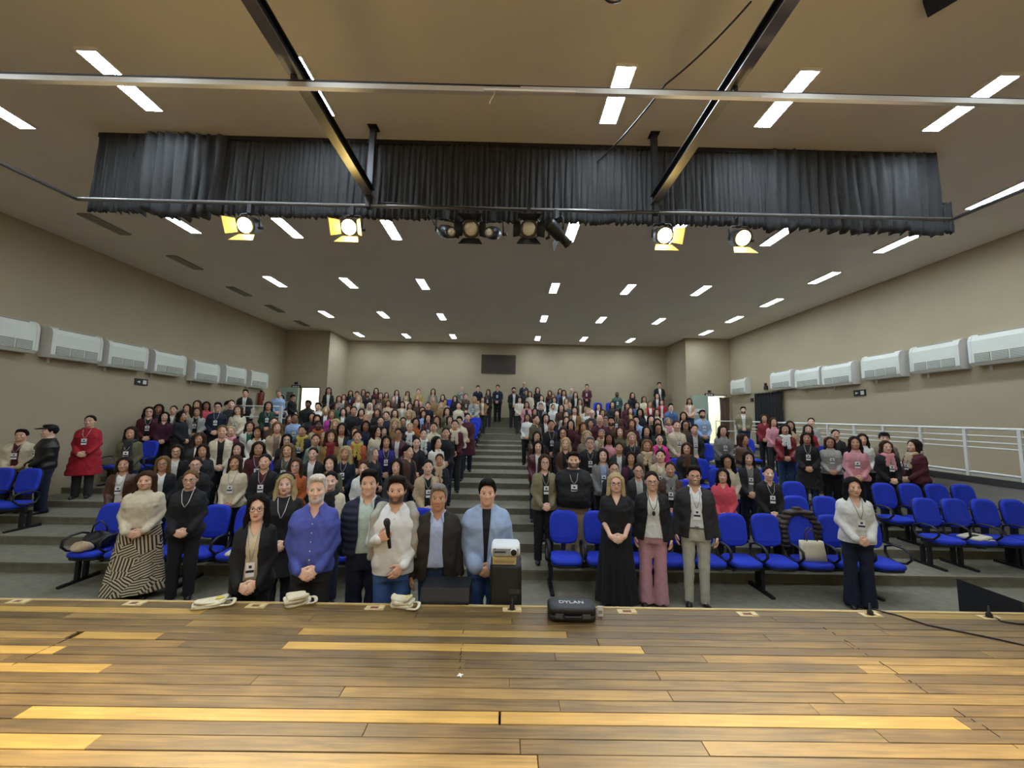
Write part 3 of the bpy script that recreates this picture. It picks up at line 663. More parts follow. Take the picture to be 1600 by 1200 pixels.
ln = put('lens_ring', MB().loft([ring(.031, -.113), ring(.031, -.135), ring(.026, -.138)]), m_white, t)
put('lens_glass', MB().loft([ring(.026, -.1385), ring(.02, -.143), ring(.008, -.146)]), mat('lens_black', '#07100c', .05, .05, 5), ln)
put('air_slot', MB().box((-.095, -.124, ph_/2-.006), (.0, -.121, ph_/2+.004)), m_dark, t); put('logo_mark', MB().box((-.095, -.123, ph_*.75), (-.083, -.121, ph_*.85)), m_dark, t)
for s in (-1, 1): put('foot', MB().box((s*.09-.012, -.08, -.012), (s*.09+.012, -.05, 0)), m_dark, t)
# ================================================================== the audience
HEX = dict(black='#17171a', charcoal='#2c2b2d', navy='#171e33', maroon='#4a1822', plum='#431a30', red='#9c1524', darkred='#7c1a26', white='#d6d6cf', cream='#cfc4a8', beige='#b6a283', grey='#7b7a76',
           lightgrey='#a9a9a2', brown='#4b3426', leather='#4a2c20', olive='#57543d', khaki='#80795c', green='#1f5a3c', darkgreen='#1d3a2c', teal='#33524f', pink='#c98b93', hotpink='#d12c86', coral='#cf4d5b', orange='#a8552a',
           purple='#2d1f74', lightblue='#8aa3c4', denim='#43608a', tan='#8d6c42', mustard='#86592a', yellow='#b5a04c', peach='#c79f82', taupe='#7f6f5e', magenta='#b0388e', mint='#8fb5a5', jeans='#243a5e', sage='#7d8d78')
HAIRC = dict(k='#14110f', d='#231812', b='#3b281a', r='#4a2517', l='#ad9a70', g='#807c76', w='#cfcac2', m='#6b5233')
# x, y of the head top in the photograph; sex; hair; hair colour; garment; colour; inner or scarf colour; flags (B badge, g glasses, e leather, t tan skin, D dark skin, m beard, a = looks aside)
CROWD = """
206 666 F B d c olive charcoal B|234 635 F L d j maroon black Bg|249 631 F L k s charcoal - t|258 643 F L k x plum - -|272 633 F T b j olive white -|293 631 F L b s beige - -
285 642 F L k l black - a|309 625 F L b j black charcoal -|309 636 F L b j lightgrey black B|323 627 F B k x coral - t|341 628 M S k s navy - Bg|348 663 F T m j cream black -
312 676 F C b j charcoal white -|277 694 F L d b black white g|318 693 F L d j charcoal black -|359 606 M S k x grey - a|384 608 M S k b black white -|362 624 F T d s charcoal - -
390 623 F T m j cream black -|373 633 F L b s cream - B|420 627 F B d j darkgreen black B|436 609 M S g q lightblue - -|440 617 F L k j plum black -|458 616 M K k x black - a
482 625 M S k s black - D|499 605 M S k s white - -|429 651 F T b s brown - -|434 658 F L m j beige taupe -|453 648 F L b s brown - -|461 646 F T k s lightblue - Bgt
488 644 F L k s black - -|496 647 F B d s maroon - -|391 658 F L b j white green -|404 666 F L d j white cream -|361 665 F T l c maroon pink B|473 664 F T k c navy yellow B
449 677 F L k b black charcoal g|373 691 F B d j white lightgrey -|405 689 F L d s maroon - B|451 692 F L m j black olive B|494 677 F T b s sage - -|490 698 F T d b black white -
514 605 F L d j black white -|530 618 F B b s grey - -|538 616 F L r j brown cream -|548 610 F L k s navy - B|558 611 M S b s maroon - -|568 608 F B b s brown - -
575 612 M S k x black - m|588 606 F L k s maroon - -|595 613 F L r s brown - B|604 613 F L k s tan - -|620 609 F L d b black white -|637 611 F B b s charcoal - -
561 618 F L l j beige white -|525 628 F B b s green - a|510 635 F B l j black white -|519 640 F L m j magenta black -|537 637 F L k j olive white -|544 633 F B b s charcoal - -
553 634 F T d s black - -|565 638 F L k j red black -|578 629 F B w j beige white -|584 622 F L k s brown - -|592 630 F B g s brown - -|607 625 F L b s beige - -
615 618 F B g s brown - -|629 627 F B d j beige white -|635 618 F B l s cream - -|590 638 F L b s black - -|604 642 F T d s navy - -|617 639 F L b s taupe - -
573 646 F T l s darkgreen - -|595 650 F T d s charcoal - -|630 651 F T k s charcoal - g|618 654 F C l s tan - -|525 654 F B l c cream black -|535 660 F L k b charcoal cream -
498 656 F T k c beige orange D|556 666 F B b s denim - -|572 657 F L k l navy - t|588 664 F L d x cream - a|601 666 F L k x maroon - -|623 668 F T k j maroon white eg
518 671 F C b c tan darkred -|559 672 F T k c orange yellow -|604 680 F L k j purple navy B|540 697 F C l j navy black B|584 697 F B g b black charcoal a|638 694 F T k j brown black a
654 607 F T b s yellow - -|677 607 F B d x grey - -|692 616 F L d s black - -|722 603 M Z k x grey - B|747 602 M S d x navy - -|763 608 F L k s black - B
778 601 M S b x navy - B|653 617 F B l s pink - -|677 619 F L l s tan - -|696 623 F B b s beige - -|711 618 F L k s black - -|728 614 F T b s brown - B
741 619 F L l b lightgrey grey B|754 620 F B b j tan white -|641 629 F B b j beige white -|651 624 F L r s brown - -|660 635 F B b s charcoal - -|669 628 F T k s navy - -
690 628 F B l s tan - -|699 636 F L d s olive - B|717 628 F T k s cream - -|662 640 F B d s lightblue - -|640 640 F B l j green white -|669 646 F L k s maroon - B
683 649 F L b s khaki - -|703 649 F B b s olive - -|718 650 M S k x cream - -|731 645 F T k l maroon - -|711 655 F T k c maroon cream -|697 667 F T k s black - -
678 659 F T k v cream - -|650 652 F L k s orange - -|641 660 F T l c black white B|662 669 F T d c navy white B|651 682 F T k j black charcoal -|683 681 F L k x white - a
687 708 F T b c black beige -|669 717 F T k b beige black B|620 716 F L k j charcoal olive -|517 711 F L k j olive black -|518 735 F T k c cream black -|569 719 F T b x white - -
369 710 F B b v cream - B|415 708 F T k b black maroon B|463 715 F L b s orange - g|256 712 F B m b black white g|307 713 F T d j black charcoal g|196 713 F B d j leather white eB
35 670 M S k j cream maroon B3|79 663 M K k x black - eBa3|142 648 F T d l red - B
803 605 M S k j black white m|819 596 M Z k x navy - Bg|822 609 F B b s charcoal - -|828 611 F B b s cream - -|840 605 F L k s black - -|812 620 F L d j cream white -
859 610 F B d s maroon - -|864 615 F B m s teal - -|875 607 F L k x denim - -|881 609 F L k b black white -|893 606 M Z g s grey - -|899 612 F L b j black white -
917 600 M S d x maroon - B|846 617 F L d s white - -|866 620 F L k s white - -|823 627 F L b j pink black -|885 622 F B m s peach - -|890 628 M Z g s teal - -
906 623 F L b j olive cream -|836 637 F L k s black - -|845 629 M S g c grey charcoal -|864 631 F T d v white - -|877 631 F L k s brown - -|898 635 F L b j mustard white -
915 633 F B b s cream - -|919 637 F B l s white - -|925 639 M Z g s charcoal - g|935 630 F L d b black white -|941 639 F B b s grey - -|957 627 F L k s charcoal - -
884 641 F B b s lightgrey - -|885 650 F L b s brown - -|824 646 F B b s white - -|837 647 F T b x olive - a|853 646 F L k j black white -|861 655 F T k s black - B
892 655 F L k s maroon - -|911 659 F L r s maroon - -|923 655 F T k x charcoal - -|937 647 M Z g q maroon - -|946 651 M S g s grey - g|955 650 M S k q brown - m
880 667 F L d j black olive g|917 672 F L l x taupe - -|940 670 F T g c cream beige -|839 673 F L d x leather - e|841 688 F B k j maroon white e|884 683 F L l j brown black -
922 681 M S g x black - gB|952 676 F L k s pink - t|964 611 M Z k x teal - BmD|988 613 F L k c charcoal black -|1006 619 F B b s cream - -|1030 597 M S d j black white -
1027 614 F L d j black white -|1015 626 F B m j red white -|1034 624 F B b j red white -|1048 630 M S k x denim - -|1077 622 F L k j peach white -|980 629 F B d s maroon - -
995 628 F B k x denim - -|985 636 F B r j maroon yellow -|1000 638 F C k s black - -|964 640 F B k s brown - B|1006 638 F B l s white - -|1026 638 F L b s cream - -
1068 643 F L k s cream - -|994 649 M S k q lightblue - -|1017 648 F L k s charcoal - B|1027 653 F L d s black - -|1044 652 F B g c cream pink -|1057 656 F T b s cream - B
1071 656 F L d s brown - g|1085 662 F T k j black white B|1097 640 M S k q lightblue - Bm|1028 661 F L k x darkgreen - g|1010 665 F L k s black - -|969 666 F L r s olive - -
987 675 F L l j black charcoal B|1030 677 F T k j hotpink green -|987 654 F B r s maroon - -|967 690 F T d j charcoal white -|1011 686 F L m c taupe beige -|1073 691 F B b c black brown -
986 705 F L d j plum black -|1032 701 F T d j beige cream B|959 720 F T d s black - g|997 723 F T d b charcoal lightgrey g|1047 720 F T b c brown grey B|942 700 F L d j grey lightblue B
851 709 F B b j khaki black Bg|1136 710 F C k s cream - g|1169 705 F L k j charcoal grey B|1200 727 F T k x black - B|1129 731 F L k x coral - -|1129 664 F L d s grey - B
1161 635 M S k p khaki white m|1161 677 F L b j leather black ea|1194 647 F B b x darkred - -|1208 652 F L b s pink - -|1226 662 F L k c darkred white e|1234 657 F L d s beige - -
1267 652 F T d s lightgrey - -|1262 663 F L b s red - -|1260 675 F L d l black - B|1305 670 F T k b black charcoal -|1296 682 F B b s lightgrey - Bg|1335 681 F L d s pink - B
1347 677 F L d s white - -|1381 675 F N d s taupe - -|1384 688 F L b c black pink B|1427 686 F B d c maroon beige Ba
"""
rq = random.Random(77)
ppl = []
for tok in CROWD.replace('\n', '|').split('|'):
    tok = tok.split()
    if not tok: continue
    x, y, sex, hair, hc, kind, col, inner, fl = tok; x, y = float(x), float(y)
    opts = []
    for k in range(0, len(ROWY)):
        for dy in ((-.05,) if k == 0 else (.22, .29, .36)):
            Y = ROWY[k]+dy; p = onY(x, y, Y); X = p[0]; z0 = floor_at(X, Y)
            if X < LANDX+.1 and Y > LANDY+.2: z0 = 1.512
            elif X < LANDX+.1 and Y > LANDY-.3: continue
            if abs(z0-ROWZ[k]) > .01 and z0 != 1.512: continue
            if X < WX0+.25 or X > RAMPX-.35 or (Y > ALC-.3 and not ALX0+.35 < X < ALX1-.35): continue
            h = p[2]-z0; e = ((h-(1.61 if sex == 'F' else 1.72))/.075)**2+(3 if dy > .3 else 0)+(max(0, h-(1.70 if sex == 'F' else 1.77))/.035)**2
            if -.85 < X < .55 and k < 13: e += 20
            if any(c_.isdigit() for c_ in fl) and str(k) not in fl: continue
            if 1.40 < h < 1.86: opts.append((e, k, X, Y, h, z0))
    if not opts:
        Y = min(12.0, 9.2/abs(ray(x, y)[0]/ray(x, y)[1])); p = onY(x, y, Y); opts = [(0, 7, p[0], Y, 1.75, floor_at(p[0], Y))]
    ppl.append(dict(x=x, y=y, sex=sex, hair=hair, hc=hc, kind=kind, col=col, inner=None if inner == '-' else inner, fl=fl, opts=opts, o=min(range(len(opts)), key=lambda i: opts[i][0])))
def clash(a, b):
    q = ((a[2]-b[2])/.42)**2+((a[3]-b[3])/.32)**2
    return 14*(1-q)**1+4 if q < 1 else 0
for _ in range(12):
    ch = 0
    for q in ppl:
        cur = [r['opts'][r['o']] for r in ppl if r is not q]
        best = min(range(len(q['opts'])), key=lambda i: q['opts'][i][0]+sum(clash(q['opts'][i], c_) for c_ in cur))
        if best != q['o']: q['o'] = best; ch += 1
    if not ch: break
for q in ppl:
    e, q['k'], q['X'], q['Y'], q['h'], q['z'] = q['opts'][q['o']]
zones = {}
for q in ppl:
    X = q['X']; z = 'left wing' if X < -7.0 else 'left block' if X < -.2 else 'right block' if X < 6.3 else 'right wing'
    q['zone'] = z; zones.setdefault((q['k'], z), []).append(q)
for (k, z), L_ in zones.items():
    L_.sort(key=lambda q: abs(q['X'])); 
    for i, q in enumerate(L_): q['n'] = i+1
# ================================================================== auditorium seats
m_blue = mat('blue_fabric', '#1c38c0', .85, .10, 30, .25, 300)
m_plastic = mat('seat_black', '#16171a', .5, .08, 10)
def se(hx, hz, e=.5, n=24, cx=0, cz=0):
    return [(cx+hx*math.copysign(abs(math.cos(a))**e, math.cos(a)), cz+hz*math.copysign(abs(math.sin(a))**e, math.sin(a))) for a in np.linspace(0, 2*math.pi, n+1)[:-1]]
def backrest_mesh(y0, y1, grow, zc, name, e=.55):
    # slightly reclined rounded panel, local front is -Y
    rings = []
    for f, s in ((0, .86), (.25, .97), (.55, 1.0), (.85, .97), (1, .88)):
        rings.append([(x, y0+(y1-y0)*f+.02*(x/.2)**2*-1+(z)*.16, zc+z) for x, z in se((.205+grow)*s, (.225+grow)*s, e)])
    return MB().loft(rings).mesh(name)
me_back = backrest_mesh(-.035, .025, 0, .785, 'backrest')
me_shell = backrest_mesh(.022, .05, -.01, .785, 'back_shell')
rings = []
for z, s in ((.375, .86), (.39, .97), (.415, 1.0), (.438, .97), (.45, .86)):
    rings.append([(x, y-.21, z+(.012 if y > .1 else 0)) for x, y in se(.218*s, .21*s, .5)])
me_seat = MB().loft(rings).mesh('seat_cushion')
me_pan = MB().loft([[(x, y-.21, z) for x, y in se(.20, .19, .5)] for z in (.35, .376)]).mesh('seat_pan')
me_beam = MB().box((-.2425, -.22, .30), (.2425, -.16, .35)).box((-.03, -.02, .34), (.03, .045, .62)).box((-.03, -.20, .335), (.03, .04, .355)).mesh('beam')
arm = [(0, -.04, .60), (0, -.16, .645), (0, -.30, .64), (0, -.39, .60), (0, -.40, .52), (0, -.33, .45), (0, -.20, .42), (0, -.08, .44), (0, -.03, .52)]
me_arm = MB().tube(arm, .021, 8, closed=True, ry=.014).mesh('armrest')
me_leg = MB().box((-.025, -.22, .03), (.025, -.18, .31)).box((-.025, -.12, .03), (.025, -.08, .31)).loft([[(-.025, -.42, 0), (.025, -.42, 0), (.025, -.42, .03), (-.025, -.42, .03)], [(-.025, .08, 0), (.025, .08, 0), (.025, .08, .045), (-.025, .08, .045)]], smooth=False).mesh('leg')
PEOPLE_AT = []
def seat(x, yb, z, label, leg=False, arml=True, armr=False, rz=0.0):
    """x = centre, yb = backrest position, faces the stage"""
    if any(abs(px_-x) < .34 and abs(py_-(yb-.2)) < .36 and abs(pz_-z) < .05 for px_, py_, pz_ in PEOPLE_AT): return None   # wholly behind a standing person
    t = empty('auditorium_seat', (x, yb, z), rz); tag(t, label, 'seat', 'blue auditorium seats')
    b = put('backrest', me_back, m_blue, t); put('back_shell', me_shell, m_plastic, b)
    s = put('seat_cushion', me_seat, m_blue, t); put('seat_pan', me_pan, m_plastic, s)
    put('beam', me_beam, m_plastic, t)
    if arml: put('armrest', me_arm, m_plastic, t, (-.2435, 0, 0))
    if armr: put('armrest', me_arm, m_plastic, t, (.2435, 0, 0))
    if leg: put('leg', me_leg, m_plastic, t, (-.20 if leg == 'L' else .20, 0, 0))
    return t
SP = .487
def yback(k): return (5.70 if k == 0 else (TY[k]-.16 if k < 12 else TY[11]+.7))
rname = lambda k: 'front row' if k == 0 else ordinal(k+1)+' row'
PEOPLE_AT += [(q['X'], q['Y'], ROWZ[q['k']]) for q in ppl if q['k'] > 0]
# centre right block: columns counted from the centre aisle
R0 = .83; LB0 = -1.22
def block(k, cols, x0, dx, blk, where):
    for c in cols:
        x = x0+dx*c
        seat(x, yback(k), ROWZ[k], 'blue padded seat in the %s of the %s, %s from the %s' % (rname(k), blk, ordinal(c+1), where),
             leg=('L' if c % 3 == 0 or k > 0 else 'R' if c == 9 else False), arml=True, armr=(c == 9 and dx > 0) or (c == 0 and dx < 0))
block(0, range(10), R0, SP, 'right block', 'centre aisle')
block(0, range(10), LB0, -SP, 'left block', 'centre aisle')
for k in range(1, 12):
    block(k, [0, 1] if k > 1 else [0, 1, 4], R0, SP, 'right block', 'centre aisle')
    block(k, [0, 1] if k > 2 else [0], LB0, -SP, 'left block', 'centre aisle')
for k in range(1, 9):
    block(k, [5, 6, 7, 8, 9] if k < 6 else [6, 7, 8, 9], R0, SP, 'right block', 'centre aisle')
for k in range(1, 8): block(k, [6, 7, 8, 9], LB0, -SP, 'left block', 'centre aisle')
for k in range(1, 8):
    for c in range(4):
        seat(6.86+SP*c, yback(k), ROWZ[k], 'blue padded seat in the %s of the right wing, %s from the side aisle' % (rname(k), ordinal(c+1)), leg='R' if c == 2 else 'L', arml=True, armr=c == 3)
for k in range(2, 9):
    for c in range(2):
        seat(-8.52-SP*c, yback(k), ROWZ[k], 'blue padded seat in the %s of the left wing, %s' % (rname(k), 'beside the aisle' if c == 0 else 'against the wall'), leg='R' if c == 0 else 'L', arml=True, armr=c == 0)
# upper seats showing between the people
for n, (px, py, k, lab) in enumerate([(766, 636, 13, 'blue seat beside the upper aisle steps, left side'), (803, 640, 13, 'blue seat beside the upper aisle steps, right side'), (773, 628, 14, 'blue seat higher up behind the left aisle seat'),
      (704, 624, 15, 'blue empty seat showing in the rear left rows'), (934, 628, 15, 'blue empty seat in the rear right rows, left of two'), (953, 628, 15, 'blue empty seat in the rear right rows, right of two')]):
    yb = ROWY[k]+.55; p = onY(px, py, yb); seat(p[0], yb, ROWZ[k], lab, leg='L', arml=True, armr=True)
# ================================================================== figures: continuous bodies and clothes grown from distance fields
class Sdf:
    def __init__(s, xs, ys, zs):
        s.ax = [np.asarray(a, np.float32) for a in (xs, ys, zs)]
        s.F = np.full([len(a) for a in s.ax], 0.5, np.float32)
    def _sub(s, lo, hi):
        sl = tuple(slice(max(0, int(np.searchsorted(a, l))-1), int(np.searchsorted(a, h))+1) for a, l, h in zip(s.ax, lo, hi))
        g = [a[q] for a, q in zip(s.ax, sl)]
        return sl, g[0][:, None, None], g[1][None, :, None], g[2][None, None, :]
    def add(s, fn, lo, hi, k=0.0):
        sl, X, Y, Z = s._sub(lo, hi); f = s.F[sl]
        if f.size == 0: return s
        d = fn(X, Y, Z)
        if k > 0:
            h = np.clip(.5+.5*(f-d)/k, 0, 1); s.F[sl] = f*(1-h)+d*h-k*h*(1-h)
        else: s.F[sl] = np.minimum(f, d)
        return s
    def cut(s, fn, lo=(-9, -9, -9), hi=(9, 9, 9), k=0.0):
        sl, X, Y, Z = s._sub(lo, hi); f = s.F[sl]
        if f.size == 0: return s
        d = -fn(X, Y, Z)
        if k > 0:
            h = np.clip(.5-.5*(f-d)/k, 0, 1); s.F[sl] = f*(1-h)+d*h+k*h*(1-h)
        else: s.F[sl] = np.maximum(f, d)
        return s
    def cap(s, a, b, r1, r2=None, k=.02, sc=(1, 1, 1)):
        r2 = r1 if r2 is None else r2
        a = np.array(a, float); b = np.array(b, float); sc = np.array(sc, float); A = a/sc; B = b/sc; ba = B-A; L2 = max(float(ba@ba), 1e-9)
        R = max(r1, r2); mn = sc.min()
        def fn(X, Y, Z):
            px, py, pz = X/sc[0]-A[0], Y/sc[1]-A[1], Z/sc[2]-A[2]
            t = np.clip((px*ba[0]+py*ba[1]+pz*ba[2])/L2, 0, 1)
            return (np.sqrt((px-ba[0]*t)**2+(py-ba[1]*t)**2+(pz-ba[2]*t)**2)-(r1+(r2-r1)*t))*mn
        m = R*sc.max()+k+.03
        return s.add(fn, np.minimum(a, b)-m, np.maximum(a, b)+m, k)
    def ell(s, c, r, k=.02, cut=False):
        c = np.array(c, float); r = np.array(r, float); mr = r.min()
        fn = lambda X, Y, Z: (np.sqrt(((X-c[0])/r[0])**2+((Y-c[1])/r[1])**2+((Z-c[2])/r[2])**2)-1)*mr
        m = r*1.0+k*(r/mr)+.03
        return (s.cut if cut else s.add)(fn, c-m, c+m, k)
    def loft(s, tab, off=0.0, p=2.4, k=.03, x0=0.0, noise=None):
        T = np.array(tab, float); z0, z1 = T[0, 0], T[-1, 0]
        def fn(X, Y, Z):
            zz = np.clip(Z, z0, z1); w = np.interp(zz, T[:, 0], T[:, 1])+off; d = np.interp(zz, T[:, 0], T[:, 2])+off; c = np.interp(zz, T[:, 0], T[:, 3]) if T.shape[1] > 3 else 0
            q = ((np.abs(X-x0)/w)**p+(np.abs(Y-c)/d)**p)**(1/p)
            r = (q-1)*np.minimum(w, d)
            if noise is not None: r = r+noise(X, Y, Z)
            return np.maximum(r, np.maximum(Z-z1, z0-Z))
        W = T[:, 1].max()+abs(off)+k+.05
        return s.add(fn, (x0-W, -W-.25, z0-k-.05), (x0+W, W+.25, z1+k+.05), k)
    def mesh(s, name):
        F = s.F; F[0] = F[-1] = .5; F[:, 0] = F[:, -1] = .5; F[:, :, 0] = F[:, :, -1] = .5
        n = np.array(F.shape); cn = n-1; S = F < 0
        acc = []; quads = []
        strides = np.array([cn[1]*cn[2], cn[2], 1])
        ids_all = []; pos_all = []; qall = []
        for ax in range(3):
            a = [slice(None)]*3; b = [slice(None)]*3; a[ax] = slice(0, -1); b[ax] = slice(1, None)
            ex = S[tuple(a)] != S[tuple(b)]
            I = np.argwhere(ex)
            if len(I) == 0: continue
            J = I.copy(); J[:, ax] += 1
            f0 = F[tuple(I.T)]; f1 = F[tuple(J.T)]; t = f0/(f0-f1)
            P = np.stack([s.ax[q][I[:, q]] for q in range(3)], 1).astype(np.float64)
            P[:, ax] += t*(s.ax[ax][J[:, ax]]-s.ax[ax][I[:, ax]])
            o1, o2 = [q for q in range(3) if q != ax]
            cells = []
            for d1, d2 in ((-1, -1), (0, -1), (0, 0), (-1, 0)):
                C = I.copy(); C[:, o1] += d1; C[:, o2] += d2
                cells.append(C@strides)
                ids_all.append(cells[-1]); pos_all.append(P)
            q = np.stack(cells, 1); flip = (f0 < 0)
            if ax == 1: flip = ~flip
            q[~flip] = q[~flip][:, ::-1]
            qall.append(q)
        ids = np.concatenate(ids_all); pos = np.concatenate(pos_all); Q = np.concatenate(qall)
        u, inv = np.unique(ids, return_inverse=True); c = np.bincount(inv)
        V = np.stack([np.bincount(inv, pos[:, q])/c for q in range(3)], 1)
        Q = np.searchsorted(u, Q)
        s.V = V
        return mesh_np(name, V, Q, True)

def axis(segs):
    """segs: (start, end, step) pieces joined"""
    out = []
    for a, b, st in segs:
        n = max(1, int(round((b-a)/st))); out += list(a+(b-a)*np.arange(n)/n)
    return np.array(out+[segs[-1][1]])
TORSO = {'F': [(.80, .150, .10, .005), (.86, .170, .115, .005), (.93, .172, .118, .008), (1.00, .146, .106, 0), (1.08, .130, .102, -.003), (1.18, .134, .107, -.007), (1.25, .138, .110, -.010), (1.31, .135, .102, -.007), (1.37, .116, .082, .004), (1.405, .082, .068, .010), (1.45, .060, .057, .012)],
         'M': [(.80, .150, .10, 0), (.86, .162, .112, 0), (.93, .165, .115, 0), (1.00, .160, .112, -.004), (1.08, .158, .112, -.006), (1.18, .168, .116, -.006), (1.28, .182, .122, -.006), (1.335, .168, .106, -.002), (1.38, .132, .086, .006), (1.41, .092, .072, .010), (1.45, .068, .062, .012)]}
def torso(sex, g=1.0, belly=0.0, bust=0.0):
    out = []
    for z, w, d, c in TORSO[sex]:
        m = math.exp(-((z-1.04)/.14)**2); bu = math.exp(-((z-1.25)/.075)**2)
        out.append((z, w*(1+(g-1)*(1 if z < 1.3 else .5)), d*(1+(g-1))+belly*m*.5+bust*bu*.5, c-belly*m*.5-bust*bu*.5))
    return out
POSES = {  # shoulder, elbow, wrist, hand direction, palm-across axis (index->little), palm normal for each side; x is mirrored for the right
 'clasp': dict(L=((.150, .008, 1.338), (.228, .0, 1.12), (.085, -.195, .945), (-.86, -.18, -.46), (-.3, -.2, -.9), (-.15, .9, -.2)),
               R=((-.150, .008, 1.338), (-.228, .0, 1.12), (-.085, -.21, .94), (.86, -.16, -.46), (.3, -.2, -.9), (.15, .9, -.2))),
 'down': dict(L=((.160, .008, 1.342), (.235, .03, 1.115), (.245, -.03, .875), (.02, -.12, -1), (0, 1, -.1), (-1, 0, 0)),
              R=((-.160, .008, 1.342), (-.235, .03, 1.115), (-.245, -.03, .875), (-.02, -.12, -1), (0, 1, -.1), (1, 0, 0))),
 'mic': dict(L=((.160, .008, 1.342), (.235, .02, 1.12), (.10, -.185, .965), (-.65, -.3, -.65), (-.3, -.2, -.9), (-.2, .9, -.2)),
             R=((-.160, .008, 1.342), (-.235, .0, 1.12), (-.115, -.215, 1.20), (.55, -.35, .35), (.2, -.1, -.9), (.3, .9, .1))),
 'behind': dict(L=((.160, .01, 1.342), (.25, .05, 1.12), (.215, .10, .92), (-.4, .5, -.6), (0, 0, -1), (-.5, .5, 0)),
                R=((-.160, .01, 1.342), (-.25, .05, 1.12), (-.215, .10, .92), (.4, .5, -.6), (0, 0, -1), (.5, .5, 0))),
}
def pose_of(pose, sex):
    f = .86 if sex == 'F' else .95
    out = {}
    for k_, (sh, el, wr, d, sa, n) in POSES[pose].items():
        out[k_] = ((sh[0]*f, sh[1], sh[2]), (el[0]*f*.90, el[1], el[2]), (wr[0]*(f if abs(wr[0]) > .15 else 1), wr[1], wr[2]), d, sa, n)
    return out
def unit(v): v = np.array(v, float); return v/np.linalg.norm(v)
def hand(S, wrist, d, sa, n, curl=.45, r=.0088, k=.006):
    d = unit(d); sa = np.array(sa, float); sa = unit(sa-d*(sa@d)); nn = np.cross(d, sa)
    if nn@np.array(n, float) < 0: nn = -nn
    w = np.array(wrist, float)
    S.cap(w-d*.008, w+d*.02, .021, .024, k=.015)
    for q, (o, ln) in enumerate(((-.030, .070), (-.010, .078), (.010, .072), (.028, .056))):
        kn = w+d*(.088-.006*abs(q-1))+sa*o
        S.cap(w+d*.015+sa*o*.6, kn, .0135, .0125, k=.012)
        p = kn; a = curl*.6
        for f_ in (.44, .31, .25):
            dd = d*math.cos(a)+nn*math.sin(a); e = p+dd*ln*f_; S.cap(p, e, r, r*.92, k=k); p = e; a += curl
    p = w+d*.025-sa*.028; e = p+unit(d*.7-sa*.75+nn*.35)*.045; S.cap(p, e, .013, .011, k=.012); S.cap(e, e+unit(d*.9-sa*.25+nn*.5)*.034, .0105, .009, k=.006)
HZ = 1.585  # eye line of the 1.70 m figure
def add_head(S, sex, fat=1.0):
    k = .02
    S.ell((0, .012, 1.605), (.075, .096, .092), k)
    S.ell((0, -.028, 1.545), (.060*fat, .066, .072), .03)
    S.ell((0, -.045, 1.505), (.046*fat, .045, .034), .03)
    S.cap((0, -.082, 1.488), (0, -.080, 1.490), .017 if sex == 'F' else .020, k=.025)
    for s_ in (-1, 1):
        S.ell((s_*.038*fat, -.072, 1.555), (.024, .022, .022), .02)             # cheek
        S.ell((s_*.032, -.106, HZ), (.017, .011, .010), .012, cut=True)          # socket
        S.ell((s_*.031, -.0845, HZ-.001), (.0135, .0105, .0095), .004)           # eyeball
        S.cap((s_*.018, -.096, HZ+.022), (s_*.046, -.086, HZ+.021), .0055, .005, k=.012)  # brow
        S.ell((s_*.077*(.5+.5*fat), .012, 1.572), (.010, .020, .030), .008)      # ear
        S.cap((s_*.030, -.087, HZ+.010), (s_*.0305, -.088, HZ+.0095), .009, k=.006)     # lid
    S.cap((0, -.098, HZ-.004), (0, -.113, HZ-.034), .0075, .0115, k=.012)         # nose
    for s_ in (-1, 1): S.cap((s_*.012, -.100, HZ-.037), (s_*.011, -.103, HZ-.036), .0085, k=.008)
    S.ell((0, -.0945, HZ-.061), (.024, .0085, .0052), .006); S.ell((0, -.0935, HZ-.071), (.020, .009, .006), .006)   # lips
    S.cap((0, .018, 1.38), (0, .012, 1.52), .054 if sex == 'F' else .064, .050 if sex == 'F' else .060, k=.03)
def face_mask(V, beard=0.0, brow=1.0, makeup=0.3, smile=False, stub=None):
    x, y, z = np.abs(V[:, 0]), V[:, 1], V[:, 2]; n = len(V); M = np.zeros((n, 4), np.float32); front = y < -.055
    ss = lambda e0, e1, v: np.clip((v-e0)/(e1-e0), 0, 1)
    mz = HZ-.068+7.5*np.minimum(x, .03)**2
    lips = (1-ss(.75, 1.2, np.sqrt((x/.025)**2+((z-mz)/.0105)**2)))*front
    M[:, 0] = lips*(.55+.45*makeup)
    eye = (1-ss(.8, 1.15, np.sqrt(((x-.031)/.0165)**2+((z-HZ)/.0085)**2)))*front
    iris = (1-ss(.6, 1.2, np.sqrt(((x-.031)/.0072)**2+((z-HZ)/.0080)**2)))*front
    lash = (1-ss(.5, 1.2, np.sqrt(((x-.031)/.0185)**2+((z-(HZ+.0088))/.0036)**2)))*front
    br = (1-ss(.6, 1.2, np.sqrt(((x-.032)/.020)**2+((z-(HZ+.0225-.25*np.clip(x-.038, 0, .03)))/.0042)**2)))*front
    M[:, 2] = eye
    M[:, 1] = np.maximum(np.maximum(iris, lash*.85), br*brow*.62)
    if smile: M[:, 2] = np.maximum(M[:, 2], (1-ss(.7, 1.1, np.sqrt((x/.019)**2+((z-mz-.001)/.0048)**2)))*front)
    if beard > 0:
        b = ss(HZ-.040, HZ-.056, z)*ss(1.455, 1.475, z)*ss(.035, .0, y)*(1-lips*.9)
        b *= 1-(1-ss(.8, 1.2, np.sqrt((x/.022)**2+((z-(HZ-.078))/.006)**2)))*.5
        ck = ss(.030, .045, x)*ss(HZ-.02, HZ-.05, z)*ss(.02, -.0, y)*ss(1.46, 1.48, z)
        M[:, 3] = np.clip(np.maximum(b, ck)*beard, 0, 1)
    return M
